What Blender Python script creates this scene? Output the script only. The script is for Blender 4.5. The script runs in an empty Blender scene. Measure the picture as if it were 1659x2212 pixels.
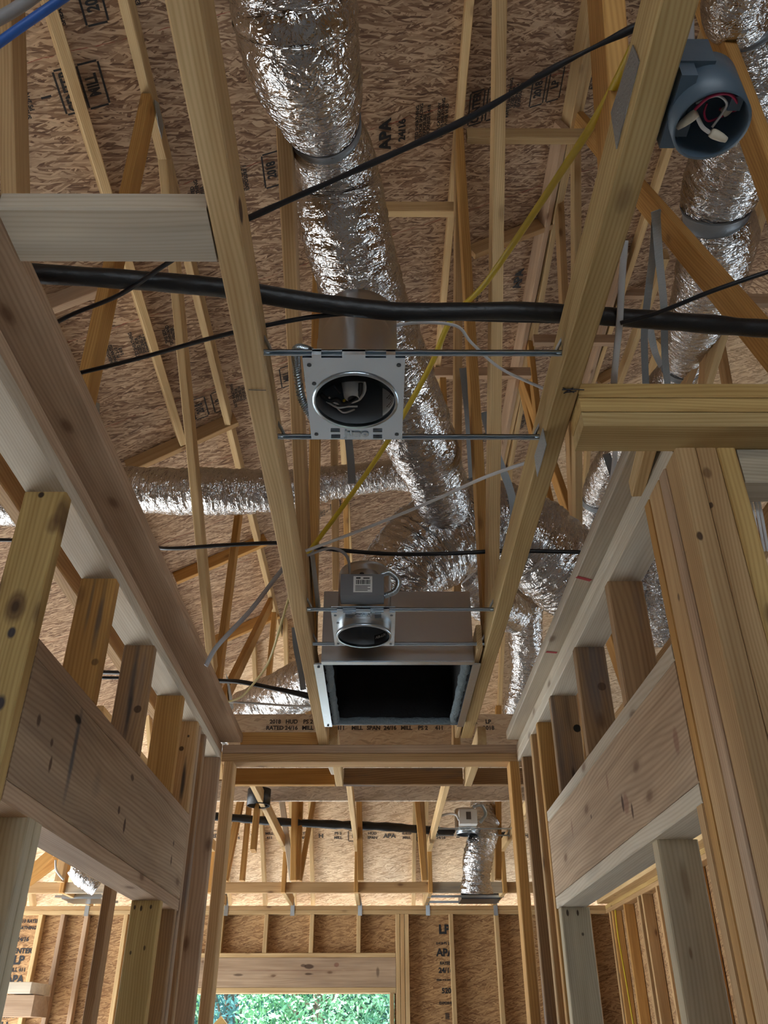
import bpy, bmesh, math, random
from mathutils import Vector, Matrix, noise
random.seed(7)
C = bpy.context.scene.collection
H = 1.87                                   # camera height above the slab

# ------------------------------------------------------------------ camera
F = 1804.4
P, YW, RL = 0.5625, 0.00592, -0.00205
cp, sp, cy, sy, cr, sr = math.cos(P), math.sin(P), math.cos(YW), math.sin(YW), math.cos(RL), math.sin(RL)
FW = Vector((sy*cp, cy*cp, sp)); RT0 = Vector((cy, -sy, 0)); UP0 = RT0.cross(FW)
RT = RT0*cr + UP0*sr; UPV = UP0*cr - RT0*sr
cd = bpy.data.cameras.new('camera'); cam = bpy.data.objects.new('camera', cd); C.objects.link(cam)
cd.sensor_fit = 'HORIZONTAL'; cd.sensor_width = 36; cd.lens = 36*F/1659; cd.clip_start = 0.05
m = Matrix((RT, UPV, -FW)).transposed().to_4x4(); m.translation = Vector((0, 0, H)); cam.matrix_world = m
bpy.context.scene.camera = cam

# ------------------------------------------------------------------ world, sun, exposure
sc = bpy.context.scene
sc.view_settings.view_transform = 'Standard'; sc.view_settings.look = 'None'
sc.view_settings.gamma = 1; sc.view_settings.use_curve_mapping = False
sc.view_settings.exposure = 1.4
sc.cycles.max_bounces = 8; sc.cycles.diffuse_bounces = 5; sc.cycles.glossy_bounces = 4
sc.cycles.use_denoising = True
w = bpy.data.worlds.new('sky'); sc.world = w; w.use_nodes = True
nt = w.node_tree; bg = nt.nodes['Background']
bg.inputs[0].default_value = (0.60, 0.80, 1.0, 1); bg.inputs[1].default_value = 2.6
def area(name, loc, rot, sx, sy_, power, col):
    l = bpy.data.lights.new(name, 'AREA'); l.shape = 'RECTANGLE'; l.size = sx; l.size_y = sy_; l.energy = power; l.color = col
    o = bpy.data.objects.new(name, l); C.objects.link(o); o.location = loc; o.rotation_euler = rot
    return o
sun_d = bpy.data.lights.new('sun', 'SUN'); sun_d.energy = 17.0; sun_d.angle = 0.02; sun_d.color = (1, .98, .95)
sun = bpy.data.objects.new('sun', sun_d); C.objects.link(sun); sun.rotation_euler = Vector((.62, .12, -.77)).to_track_quat('-Z', 'Y').to_euler()

# ------------------------------------------------------------------ pixel rays to places on known planes
def ray(x, y): return FW + RT*((x-829.5)/F) - UPV*((y-1106)/F)
def atd(x, y, d): v = ray(x, y)*d; v.z += H; return v
def onX(x, y, X): r = ray(x, y); v = r*(X/r.x); v.z += H; return v
def onY(x, y, Y): r = ray(x, y); v = r*(Y/r.y); v.z += H; return v
def onZ(x, y, Z): r = ray(x, y); v = r*(Z/r.z); v.z += H; return v
def onR(x, y, off=0.0):                    # hall roof plane: z = 3.65 + .5 X
    r = ray(x, y); t = (3.65-off)/(r.z-0.5*r.x); v = r*t; v.z += H; return v
S2 = 0.9
def onR2(x, y, off=0.0):                   # back room roof plane
    r = ray(x, y); t = (1.2+S2*9.3-off)/(r.z+S2*r.y); v = r*t; v.z += H; return v
def W(x, y, z): return Vector((x, y, z+H))

# ------------------------------------------------------------------ materials
def newmat(name):
    m = bpy.data.materials.new(name); m.use_nodes = True
    t = m.node_tree; b = t.nodes['Principled BSDF']
    return m, t, b
def N(t, typ, **kw):
    n = t.nodes.new(typ)
    for k, v in kw.items(): setattr(n, k, v)
    return n
def plain(name, col, rough=.6, metal=0.0, bump=None, spec=.5):
    m, t, b = newmat(name)
    b.inputs['Base Color'].default_value = (*col, 1); b.inputs['Roughness'].default_value = rough
    b.inputs['Metallic'].default_value = metal; b.inputs['Specular IOR Level'].default_value = spec
    tc = N(t, 'ShaderNodeTexCoord'); no = N(t, 'ShaderNodeTexNoise')
    no.inputs['Scale'].default_value = (bump or (30, .1))[0]; no.inputs['Detail'].default_value = 4
    t.links.new(tc.outputs['Object'], no.inputs['Vector'])
    bp = N(t, 'ShaderNodeBump'); bp.inputs['Strength'].default_value = (bump or (30, .1))[1]; bp.inputs['Distance'].default_value = .01
    t.links.new(no.outputs['Fac'], bp.inputs['Height']); t.links.new(bp.outputs['Normal'], b.inputs['Normal'])
    return m
def ramp(t, fac, stops):
    r = N(t, 'ShaderNodeValToRGB'); e = r.color_ramp.elements
    e.remove(e[1]); e[0].position = stops[0][0]; e[0].color = (*stops[0][1], 1)
    for p, c in stops[1:]: q = e.new(p); q.color = (*c, 1)
    t.links.new(fac, r.inputs['Fac']); return r
def mixc(t, a, b, fac, mode='MIX'):
    n = N(t, 'ShaderNodeMix', data_type='RGBA', blend_type=mode)
    for s, v in ((6, a), (7, b), (0, fac)):
        if isinstance(v, (int, float)): n.inputs[s].default_value = v
        elif isinstance(v, tuple): n.inputs[s].default_value = (*v, 1)
        else: t.links.new(v, n.inputs[s])
    return n.outputs[2]
def math_(t, op, a, b=0.0, clamp=False):
    n = N(t, 'ShaderNodeMath', operation=op); n.use_clamp = clamp
    for s, v in ((0, a), (1, b)):
        if isinstance(v, (int, float)): n.inputs[s].default_value = v
        else: t.links.new(v, n.inputs[s])
    return n.outputs[0]
def mapping(t, vec, scale=(1, 1, 1), rot=(0, 0, 0), loc=(0, 0, 0)):
    n = N(t, 'ShaderNodeMapping'); n.inputs['Scale'].default_value = scale; n.inputs['Rotation'].default_value = rot
    n.inputs['Location'].default_value = loc; t.links.new(vec, n.inputs['Vector']); return n.outputs[0]

def lumber(name, light, dark, stain=0.0, knots=1.0, stain_col=(.10, .11, .13), var=.22):
    m, t, b = newmat(name)
    tc = N(t, 'ShaderNodeTexCoord'); oi = N(t, 'ShaderNodeObjectInfo')
    off = N(t, 'ShaderNodeVectorMath', operation='SCALE'); off.inputs[0].default_value = (37, 11, 23)
    t.links.new(oi.outputs['Random'], off.inputs['Scale'])
    add = N(t, 'ShaderNodeVectorMath', operation='ADD')
    t.links.new(tc.outputs['Object'], add.inputs[0]); t.links.new(off.outputs[0], add.inputs[1]); v = add.outputs[0]
    wob = N(t, 'ShaderNodeTexNoise'); wob.inputs['Scale'].default_value = 1.0; wob.inputs['Detail'].default_value = 1
    t.links.new(mapping(t, v, (1.3, 6, 6)), wob.inputs['Vector'])
    # growth-ring lines running along the piece
    sep = N(t, 'ShaderNodeSeparateXYZ'); t.links.new(v, sep.inputs[0])
    base = math_(t, 'ADD', math_(t, 'MULTIPLY', sep.outputs[1], 1.0), math_(t, 'MULTIPLY', sep.outputs[2], .75))
    ph = math_(t, 'ADD', math_(t, 'MULTIPLY', base, 820.0), math_(t, 'MULTIPLY', wob.outputs['Fac'], 60.0))
    ring = math_(t, 'ADD', math_(t, 'MULTIPLY', math_(t, 'SINE', ph), .5), .5)
    ring = math_(t, 'POWER', ring, 1.6)
    st = N(t, 'ShaderNodeTexNoise'); st.inputs['Scale'].default_value = 1; st.inputs['Detail'].default_value = 3
    t.links.new(mapping(t, v, (2.2, 60, 60)), st.inputs['Vector'])
    fac = math_(t, 'ADD', math_(t, 'MULTIPLY', ring, .24), math_(t, 'MULTIPLY', st.outputs['Fac'], .80))
    col = ramp(t, fac, [(.25, light), (.85, dark)]).outputs[0]
    # broad tone change along the board
    lo = N(t, 'ShaderNodeTexNoise'); lo.inputs['Scale'].default_value = 1; lo.inputs['Detail'].default_value = 2
    t.links.new(mapping(t, v, (1.6, 9, 9)), lo.inputs['Vector'])
    tone = ramp(t, lo.outputs['Fac'], [(.35, (1.06, 1.04, 1.0)), (.7, (.80, .74, .68))]).outputs[0]
    col = mixc(t, col, tone, .8, 'MULTIPLY')
    # knots
    vo = N(t, 'ShaderNodeTexVoronoi', voronoi_dimensions='2D'); vo.inputs['Scale'].default_value = 1
    kv = N(t, 'ShaderNodeCombineXYZ'); t.links.new(math_(t, 'MULTIPLY', sep.outputs[0], 3.2), kv.inputs[0])
    t.links.new(math_(t, 'MULTIPLY', math_(t, 'ADD', sep.outputs[1], sep.outputs[2]), 7.0), kv.inputs[1])
    t.links.new(kv.outputs[0], vo.inputs['Vector'])
    sc2 = N(t, 'ShaderNodeSeparateColor'); t.links.new(vo.outputs['Color'], sc2.inputs[0])
    pick = math_(t, 'GREATER_THAN', sc2.outputs[0], .86-.22*knots)
    k1 = ramp(t, vo.outputs['Distance'], [(.04, (1, 1, 1)), (.085, (.55, .55, .55)), (.10, (.25, .25, .25)), (.2, (0, 0, 0))]).outputs[0]
    kf = math_(t, 'MULTIPLY', k1, math_(t, 'MULTIPLY', pick, .85*min(1, knots)))
    col = mixc(t, col, (.13, .06, .028), kf)
    if stain:
        s = N(t, 'ShaderNodeTexNoise'); s.inputs['Scale'].default_value = 1; s.inputs['Detail'].default_value = 5
        t.links.new(mapping(t, v, (2.0, 14, 14), loc=(5, 3, 1)), s.inputs['Vector'])
        sf = ramp(t, s.outputs['Fac'], [(.52, (0, 0, 0)), (.66, (1, 1, 1))]).outputs[0]
        col = mixc(t, col, stain_col, math_(t, 'MULTIPLY', sf, stain))
    hv = N(t, 'ShaderNodeHueSaturation')
    t.links.new(col, hv.inputs['Color'])
    t.links.new(math_(t, 'ADD', math_(t, 'MULTIPLY', oi.outputs['Random'], var), 1-var*.6), hv.inputs['Value'])
    hv.inputs['Saturation'].default_value = 1.0
    t.links.new(hv.outputs[0], b.inputs['Base Color'])
    b.inputs['Roughness'].default_value = .72; b.inputs['Specular IOR Level'].default_value = .25
    bp = N(t, 'ShaderNodeBump'); bp.inputs['Strength'].default_value = .25; bp.inputs['Distance'].default_value = .002
    t.links.new(fac, bp.inputs['Height']); t.links.new(bp.outputs['Normal'], b.inputs['Normal'])
    return m
LT = lumber('pale_pine', (.66, .49, .27), (.44, .28, .12), knots=.5)
LTY = lumber('straw_pine', (.64, .48, .235), (.42, .27, .10), knots=.6)
TN = lumber('tan_pine', (.58, .39, .20), (.36, .205, .085), knots=.9)
OR = lumber('orange_pine', (.60, .345, .115), (.36, .175, .05), knots=.6)
BR = lumber('brown_pine', (.42, .27, .145), (.24, .135, .065), stain=.6, knots=.8)
PK = lumber('pinkish_pine', (.52, .37, .25), (.33, .215, .135), stain=.1, knots=.9)
GY = lumber('weathered_pine', (.52, .45, .34), (.33, .27, .19), stain=.5, stain_col=(.12, .12, .12), knots=.7)
PL = lumber('pale_grey_pine', (.60, .52, .37), (.42, .34, .22), stain=.12, knots=.5)
HD = lumber('header_fir', (.55, .41, .28), (.31, .205, .13), stain=.15, stain_col=(.12, .11, .11), knots=.9)
YL = lumber('yellow_pine', (.64, .45, .185), (.40, .24, .075), knots=.9)
WT = lumber('whitish_pine', (.66, .60, .50), (.50, .42, .31), stain=.25, stain_col=(.26, .24, .21), knots=.8)

def osb(name, light=(.55, .36, .19), mid=(.36, .205, .095), dark=(.13, .062, .03), redline=0.0):
    m, t, b = newmat(name)
    tc = N(t, 'ShaderNodeTexCoord'); v0 = tc.outputs['Object']
    dn = N(t, 'ShaderNodeTexNoise'); dn.inputs['Scale'].default_value = 9; dn.inputs['Detail'].default_value = 2
    t.links.new(v0, dn.inputs['Vector'])
    sub = N(t, 'ShaderNodeVectorMath', operation='SCALE'); sub.inputs['Scale'].default_value = .028
    t.links.new(dn.outputs['Color'], sub.inputs[0])
    ad = N(t, 'ShaderNodeVectorMath', operation='ADD'); t.links.new(v0, ad.inputs[0]); t.links.new(sub.outputs[0], ad.inputs[1]); v = ad.outputs[0]
    val = None; hgt = None
    for i, (rz, sx, sy_, seed) in enumerate(((.1, 8, 55, 0), (.45, 9, 75, 3), (-.35, 10, 68, 7), (.95, 13, 85, 11), (-.1, 9, 95, 17), (-.75, 12, 90, 23), (.22, 10, 120, 31), (-.3, 14, 130, 41))):
        vo = N(t, 'ShaderNodeTexVoronoi', voronoi_dimensions='2D'); vo.inputs['Scale'].default_value = 1
        rot = N(t, 'ShaderNodeMapping', vector_type='POINT'); rot.inputs['Rotation'].default_value = (0, 0, rz); t.links.new(v, rot.inputs[0])
        t.links.new(mapping(t, rot.outputs[0], (sx, sy_, 1), loc=(seed, seed*1.7, 0)), vo.inputs['Vector'])
        s = N(t, 'ShaderNodeSeparateColor'); t.links.new(vo.outputs['Color'], s.inputs[0])
        if val is None: val = s.outputs[0]; hgt = s.outputs[1]
        else:
            mk = math_(t, 'GREATER_THAN', s.outputs[1], .56)
            mx = N(t, 'ShaderNodeMix'); t.links.new(mk, mx.inputs[0]); t.links.new(val, mx.inputs[2]); t.links.new(s.outputs[0], mx.inputs[3]); val = mx.outputs[0]
            mx2 = N(t, 'ShaderNodeMix'); t.links.new(mk, mx2.inputs[0]); t.links.new(hgt, mx2.inputs[2]); t.links.new(s.outputs[2], mx2.inputs[3]); hgt = mx2.outputs[0]
    fi = N(t, 'ShaderNodeTexNoise'); fi.inputs['Scale'].default_value = 1; fi.inputs['Detail'].default_value = 6; fi.inputs['Roughness'].default_value = .7
    t.links.new(mapping(t, v, (14, 130, 60)), fi.inputs['Vector'])
    fac = math_(t, 'ADD', math_(t, 'MULTIPLY', math_(t, 'POWER', val, 1.25), .60), math_(t, 'MULTIPLY', fi.outputs['Fac'], .48))
    col = ramp(t, fac, [(.12, dark), (.34, mid), (.55, tuple((a+c)/2 for a, c in zip(mid, light))), (.80, light)]).outputs[0]
    big = N(t, 'ShaderNodeTexNoise'); big.inputs['Scale'].default_value = 1.6; big.inputs['Detail'].default_value = 3
    t.links.new(v0, big.inputs['Vector'])
    col = mixc(t, col, ramp(t, big.outputs['Fac'], [(.3, (1.08, 1.0, .93)), (.7, (.82, .76, .74))]).outputs[0], .8, 'MULTIPLY')
    if redline:
        sx = N(t, 'ShaderNodeSeparateXYZ'); t.links.new(v, sx.inputs[0])
        ff = math_(t, 'FRACT', math_(t, 'MULTIPLY', math_(t, 'ADD', sx.outputs[1], redline), 1/.66))
        ln = math_(t, 'LESS_THAN', ff, .006)
        br = math_(t, 'MULTIPLY', ln, math_(t, 'GREATER_THAN', fi.outputs['Fac'], .47))
        col = mixc(t, col, (.30, .05, .03), math_(t, 'MULTIPLY', br, .8))
    t.links.new(col, b.inputs['Base Color']); b.inputs['Roughness'].default_value = .7; b.inputs['Specular IOR Level'].default_value = .3
    bp = N(t, 'ShaderNodeBump'); bp.inputs['Strength'].default_value = .5; bp.inputs['Distance'].default_value = .004
    t.links.new(hgt, bp.inputs['Height']); t.links.new(bp.outputs['Normal'], b.inputs['Normal'])
    return m
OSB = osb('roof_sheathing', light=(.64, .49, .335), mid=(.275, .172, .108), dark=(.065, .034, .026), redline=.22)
OSB2 = osb('lit_sheathing', light=(.92, .78, .56), mid=(.66, .48, .30), dark=(.30, .18, .10))  # roof boards made paler, so the colour carries the back room's brightness
OSBL = osb('lit_strip_sheathing', light=(.92, .82, .64), mid=(.80, .66, .48), dark=(.50, .36, .24))  # lightened further to make up for the little light this strip gets
OSBW = osb('wall_sheathing', light=(.54, .36, .18), mid=(.32, .185, .085), dark=(.12, .055, .028))
OSBG = osb('greyed_sheathing', light=(.72, .65, .54), mid=(.55, .47, .38), dark=(.30, .24, .18))

def foil(name='foil_jacket', rough=.10):
    m, t, b = newmat(name)
    b.inputs['Base Color'].default_value = (.56, .55, .545, 1); b.inputs['Metallic'].default_value = 1; b.inputs['Roughness'].default_value = rough
    tc = N(t, 'ShaderNodeTexCoord')
    def nz(vec, sc, det=5, dist=.6):
        a = N(t, 'ShaderNodeTexNoise'); a.inputs['Scale'].default_value = 1; a.inputs['Detail'].default_value = det; a.inputs['Roughness'].default_value = .5; a.inputs['Distortion'].default_value = dist
        t.links.new(mapping(t, vec, sc), a.inputs['Vector']); return math_(t, 'ABSOLUTE', math_(t, 'SUBTRACT', a.outputs['Fac'], .5))
    uv = tc.outputs['UV']
    r1 = nz(uv, (38, 9, 1), 2, 1.2); r4 = nz(uv, (85, 26, 1), 2, 1.0)
    r2 = nz(tc.outputs['Object'], (26, 26, 26), 3, 1.0)
    h = math_(t, 'ADD', math_(t, 'MULTIPLY', r1, 1.1), math_(t, 'ADD', math_(t, 'MULTIPLY', r2, .8), math_(t, 'MULTIPLY', r4, .45)))
    bp = N(t, 'ShaderNodeBump'); bp.inputs['Strength'].default_value = 1.0; bp.inputs['Distance'].default_value = .012
    t.links.new(h, bp.inputs['Height']); t.links.new(bp.outputs['Normal'], b.inputs['Normal'])
    return m
FOIL = foil()
STEEL = plain('galvanised_steel', (.50, .57, .62), .28, 1.0, (90, .12))
BRIGHT = plain('bright_zinc', (.70, .79, .86), .25, 1.0, (60, .05))
SPUN = plain('spun_aluminium', (.50, .50, .50), .28, 1.0, (12, .05))
PLATE = plain('truss_plate_steel', (.36, .38, .38), .5, 1.0, (220, .5))
DARKM = plain('dark_can_interior', (.10, .11, .12), .35, .8)
INSIDE = plain('can_inside_metal', (.20, .22, .235), .45, .5)
STRAP = plain('grey_strap', (.20, .215, .225), .45, .3, (80, .2))
TIE = plain('grey_duct_tape', (.19, .21, .23), .4, .2, (60, .2))
BLK = plain('black_rubber', (.007, .007, .008), .45, 0, (40, .25))
BLKC = plain('black_cable_sheath', (.008, .009, .012), .4, 0, (30, .1))
YEL = plain('yellow_cable_sheath', (.58, .42, .02), .45, 0, (30, .1))
PYEL = plain('pale_yellow_cable_sheath', (.62, .52, .22), .5, 0, (30, .1))
WHC = plain('white_cable_sheath', (.62, .63, .64), .5, 0, (30, .1))
GYC = plain('grey_cable_sheath', (.36, .36, .37), .5, 0, (30, .1))
BLU = plain('blue_cable_sheath', (.02, .10, .38), .4, 0, (30, .1))
PVC = plain('blue_grey_plastic', (.075, .11, .145), .42, 0, (30, .08))
JBOX = plain('grey_box_paint', (.17, .175, .185), .5, .4)
PAPER = plain('paper_label', (.62, .62, .60), .7)
INK = plain('black_ink', (.012, .012, .014), .6)
INKF = plain('faded_ink', (.075, .06, .05), .7)
PINK = plain('red_wire', (.45, .02, .08), .4)
TANW = plain('cream_wire_nut', (.62, .55, .42), .5)
LIN = plain('black_duct_liner', (.006, .007, .009), .9, 0, (60, .6))
WOOL = plain('blue_grey_liner_edge', (.16, .20, .22), .95, 0, (120, 1.0))
SLAB = plain('concrete', (.44, .43, .41), .85, 0, (6, .2))
DIRT = plain('bare_earth', (.43, .45, .46), .95, 0, (3, .4))
BARK = plain('bark', (.16, .12, .09), .9, 0, (12, .9))
CHR = plain('ink_mark', (.02, .015, .02), .6)
WHI = plain('white_plastic', (.62, .62, .60), .45)

# ------------------------------------------------------------------ builders
def link(name, me, m, mw=None, parent=None):
    o = bpy.data.objects.new(name, me); C.objects.link(o)
    if m is not None and len(me.materials) == 0: me.materials.append(m)
    mw = mw or Matrix.Identity(4)
    if parent is not None:
        o.parent = parent; L = root_mat(parent); o.matrix_parent_inverse = L.inverted()
    o.matrix_basis = mw
    WM[o.name] = mw if parent is None else mw
    return o
WM = {}
def root_mat(p): return WM.get(p.name, Matrix.Identity(4))
def tag(o, label, cat, group=None, kind=None):
    o['label'] = label
    if cat: o['category'] = cat
    if group: o['group'] = group
    if kind: o['kind'] = kind
    return o
def struct(o): o['kind'] = 'structure'; return o
def thing(name, loc, label, cat, group=None):
    o = bpy.data.objects.new(name, None); C.objects.link(o); o.empty_display_size = .1
    mw = Matrix.Translation(Vector(loc)); o.matrix_basis = mw; WM[o.name] = mw
    return tag(o, label, cat, group)
def frame(a, b, up):
    x = (b-a).normalized(); z = (up - x*up.dot(x)).normalized(); y = z.cross(x)
    m = Matrix((x, y, z)).transposed().to_4x4(); m.translation = (a+b)/2; return m
def prism_me(name, L, w, t, ch=.003, segs=1):
    hw, ht = w/2, t/2; ch = min(ch, hw*.4, ht*.4)
    pr = [(-hw+ch, -ht), (hw-ch, -ht), (hw, -ht+ch), (hw, ht-ch), (hw-ch, ht), (-hw+ch, ht), (-hw, ht-ch), (-hw, -ht+ch)]
    v = []; f = []
    for x in (-L/2, L/2):
        v += [(x, y, z) for y, z in pr]
    for i in range(8):
        j = (i+1) % 8; f.append((i, i+8, j+8, j))
    f.append(tuple(range(8))); f.append(tuple(range(15, 7, -1)))
    me = bpy.data.meshes.new(name); me.from_pydata(v, [], f); me.update(); return me
def beam(name, a, b, w, t, m, up=Vector((0, 0, 1)), parent=None, ch=.003):
    me = prism_me(name, (b-a).length, w, t, ch)
    return link(name, me, m, frame(a, b, up), parent)
def box(name, x0, x1, y0, y1, z0, z1, m, parent=None, axis=None, ch=.003):
    """board given by its extents (z above the camera's height); its length runs along the longest side"""
    d = (x1-x0, y1-y0, z1-z0); ax = axis if axis is not None else d.index(max(d))
    c = W((x0+x1)/2, (y0+y1)/2, (z0+z1)/2)
    if ax == 0: a = c-Vector((d[0]/2, 0, 0)); b = c+Vector((d[0]/2, 0, 0)); return beam(name, a, b, d[1], d[2], m, Vector((0, 0, 1)), parent, ch)
    if ax == 1: a = c-Vector((0, d[1]/2, 0)); b = c+Vector((0, d[1]/2, 0)); return beam(name, a, b, d[0], d[2], m, Vector((0, 0, 1)), parent, ch)
    a = c-Vector((0, 0, d[2]/2)); b = c+Vector((0, 0, d[2]/2)); return beam(name, a, b, d[1], d[0], m, Vector((1, 0, 0)), parent, ch)
def mesh_from(name, verts, faces, smooth=False):
    me = bpy.data.meshes.new(name); me.from_pydata([tuple(v) for v in verts], [], faces); me.update()
    if smooth:
        for p in me.polygons: p.use_smooth = True
    return me
def centred(verts):
    c = sum(verts, Vector())/len(verts); return [v-c for v in verts], Matrix.Translation(c)
def smooth_path(pts, n=8):
    out = []
    for i in range(len(pts)-1):
        p0 = pts[max(i-1, 0)]; p1 = pts[i]; p2 = pts[i+1]; p3 = pts[min(i+2, len(pts)-1)]
        for k in range(n):
            s = k/n
            out.append(.5*((2*p1)+(p2-p0)*s+(2*p0-5*p1+4*p2-p3)*s*s+(3*p1-p0-3*p2+p3)*s**3))
    out.append(pts[-1]); return out
def tube_vf(pts, rad, sides=8, flat=1.0, upv=None, disp=None):
    v = []; f = []; n = len(pts); prev = None
    for i, p in enumerate(pts):
        t = (pts[min(i+1, n-1)]-pts[max(i-1, 0)]).normalized()
        if prev is None:
            a = (upv or Vector((0.13, .2, 1))); s = t.cross(a).normalized()
        else:
            s = (prev - t*prev.dot(t)).normalized()
        prev = s; u = s.cross(t)
        r = rad[i] if isinstance(rad, (list, tuple)) else rad
        for k in range(sides):
            a = 2*math.pi*k/sides
            rr = r + (disp(i, a, p) if disp else 0)
            v.append(p + s*math.cos(a)*rr + u*math.sin(a)*rr*flat)
    for i in range(n-1):
        for k in range(sides):
            k2 = (k+1) % sides
            f.append((i*sides+k, i*sides+k2, (i+1)*sides+k2, (i+1)*sides+k))
    f.append(tuple(range(sides-1, -1, -1))); f.append(tuple((n-1)*sides+k for k in range(sides)))
    return v, f
def cable(name, pts, r, m, label=None, cat=None, group=None, parent=None, flat=1.0, upv=None, n=8, sides=8, ripple=None):
    path = smooth_path(pts, n)
    disp = (lambda i, a, p: r*ripple*noise.noise(p*18)) if ripple else None
    v, f = tube_vf(path, r, sides, flat, upv, disp); v, mw = centred(v)
    o = link(name, mesh_from(name, v, f, True), m, mw, parent)
    if label: tag(o, label, cat, group)
    return o
def duct(pts, rads, label, seed=0, crumple=1.0, straps=(), loc=None):
    """flexible foil duct; straps = (position 0..1, radius factor)"""
    path = smooth_path(pts, 30); n = len(path)
    rl = []
    for i in range(n):
        s = i/30; k = min(int(s), len(rads)-2); q = s-k; q = q*q*(3-2*q); rl.append(rads[k]*(1-q)+rads[k+1]*q)
    arc = [0]
    for i in range(1, n): arc.append(arc[-1]+(path[i]-path[i-1]).length)
    fine = []; fr = []; step = .006; tot = arc[-1]; j = 0; d = 0
    while d < tot:
        while arc[j+1] < d: j += 1
        q = (d-arc[j])/max(1e-6, arc[j+1]-arc[j]); fine.append(path[j].lerp(path[j+1], q)); fr.append(rl[j]*(1-q)+rl[j+1]*q); d += step
    sides = 88
    for pos, k in straps:
        for i in range(len(fine)):
            g = math.exp(-((i*step-pos*tot)/.035)**2); fr[i] *= 1-k*g
    def disp(i, a, p):
        s = i*step; r = fr[i]
        v1 = noise.noise(Vector((math.cos(a)*r*6+seed, math.sin(a)*r*6, s*9)))
        v2 = noise.noise(Vector((math.cos(a)*r*9+seed, math.sin(a)*r*9, s*55)))
        v3 = abs(noise.noise(Vector((math.cos(a)*r*26+seed*2, math.sin(a)*r*26, s*22))))
        return r*crumple*(.07*v1 + .045*v2 - .055*v3 + .02)
    v, f = tube_vf(fine, fr, sides, 1, None, disp)
    top = thing('flexible_duct', fine[len(fine)//2], label, 'duct')
    vv, mw = centred(v)
    me = mesh_from('foil_jacket', vv, f, True); uvl = me.uv_layers.new(name='uv')
    li = 0
    for p in me.polygons:
        for vi in p.vertices:
            i_, k_ = divmod(vi, sides); kk = k_
            if p.vertices[0] % sides == sides-1 and k_ == 0: kk = sides
            uvl.data[li].uv = (i_*step, kk/sides*.8); li += 1
    link('foil_jacket', me, FOIL, mw, top)
    for pos, k in straps:
        c = min(int(pos*tot/step), len(fine)-2); a = max(c-5, 0); b2 = min(c+5, len(fine)-1)
        v, f = tube_vf(fine[a:b2], [r*1.035+.002 for r in fr[a:b2]], 48); vv, mw = centred(v)
        link('clamp_strap', mesh_from('clamp_strap', vv, f, True), TIE, mw, top)
    return top
def ribbon(name, pts, w, m, label=None, cat=None, group=None, parent=None, thick=.0015, facing=None):
    path = smooth_path(pts, 8); v = []; f = []
    for i, p in enumerate(path):
        t = (path[min(i+1, len(path)-1)]-path[max(i-1, 0)]).normalized()
        vd = (facing if facing is not None else (p-Vector((0.25, -.2, H)))).normalized()
        s = t.cross(vd).normalized(); q = s.cross(t).normalized()
        v += [p+s*w/2+q*thick/2, p-s*w/2+q*thick/2, p-s*w/2-q*thick/2, p+s*w/2-q*thick/2]
    n = len(path)
    for i in range(n-1):
        for k in range(4): f.append((i*4+k, i*4+(k+1) % 4, (i+1)*4+(k+1) % 4, (i+1)*4+k))
    f.append((3, 2, 1, 0)); f.append(tuple((n-1)*4+k for k in range(4)))
    v, mw = centred(v); o = link(name, mesh_from(name, v, f), m, mw, parent)
    if label: tag(o, label, cat, group)
    return o
class MB:
    def __init__(s): s.v = []; s.f = []
    def add(s, v, f):
        b = len(s.v); s.v += [Vector(x) for x in v]; s.f += [tuple(i+b for i in q) for q in f]; return s
    def box(s, x0, x1, y0, y1, z0, z1):
        v = [(x, y, z) for x in (x0, x1) for y in (y0, y1) for z in (z0, z1)]
        return s.add(v, [(0, 1, 3, 2), (4, 6, 7, 5), (0, 4, 5, 1), (2, 3, 7, 6), (0, 2, 6, 4), (1, 5, 7, 3)])
    def lathe(s, prof, n=48, c=(0, 0), cap=False):
        v = []; f = []
        for r, z in prof:
            for k in range(n): a = 2*math.pi*k/n; v.append((c[0]+r*math.cos(a), c[1]+r*math.sin(a), z))
        for i in range(len(prof)-1):
            for k in range(n): k2 = (k+1) % n; f.append((i*n+k, i*n+k2, (i+1)*n+k2, (i+1)*n+k))
        if cap: f.append(tuple((len(prof)-1)*n+k for k in range(n)))
        return s.add(v, f)
    def tube(s, pts, r, sides=8, n=6, flat=1.0, disp=None):
        v, f = tube_vf(smooth_path([Vector(p) for p in pts], n), r, sides, flat, None, disp); return s.add(v, f)
    def build(s, name, m, mw, parent=None, smooth=False):
        return link(name, mesh_from(name, s.v, s.f, smooth), m, mw, parent)
_tx = {}
def text_vf(body):
    if body not in _tx:
        cu = bpy.data.curves.new('t', 'FONT'); cu.body = body; cu.size = 1; cu.align_x = 'CENTER'; cu.align_y = 'CENTER'; cu.resolution_u = 3; cu.offset = .042
        o = bpy.data.objects.new('t', cu); C.objects.link(o); bpy.context.view_layer.update()
        dg = bpy.context.evaluated_depsgraph_get(); me = o.evaluated_get(dg).to_mesh()
        v = [tuple(x.co) for x in me.vertices]; f = [tuple(p.vertices) for p in me.polygons]
        o.evaluated_get(dg).to_mesh_clear(); bpy.data.objects.remove(o); bpy.data.curves.remove(cu)
        _tx[body] = (v, f)
    return _tx[body]
def add_text(mb, body, cx, cy_, size, ang=0.0, z=0.0, sx=1.0):
    v, f = text_vf(body); ca, sa = math.cos(ang), math.sin(ang)
    mb.add([(cx+(x*sx*ca-y*sa)*size, cy_+(x*sx*sa+y*ca)*size, z) for x, y, _ in v], f)
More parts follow.
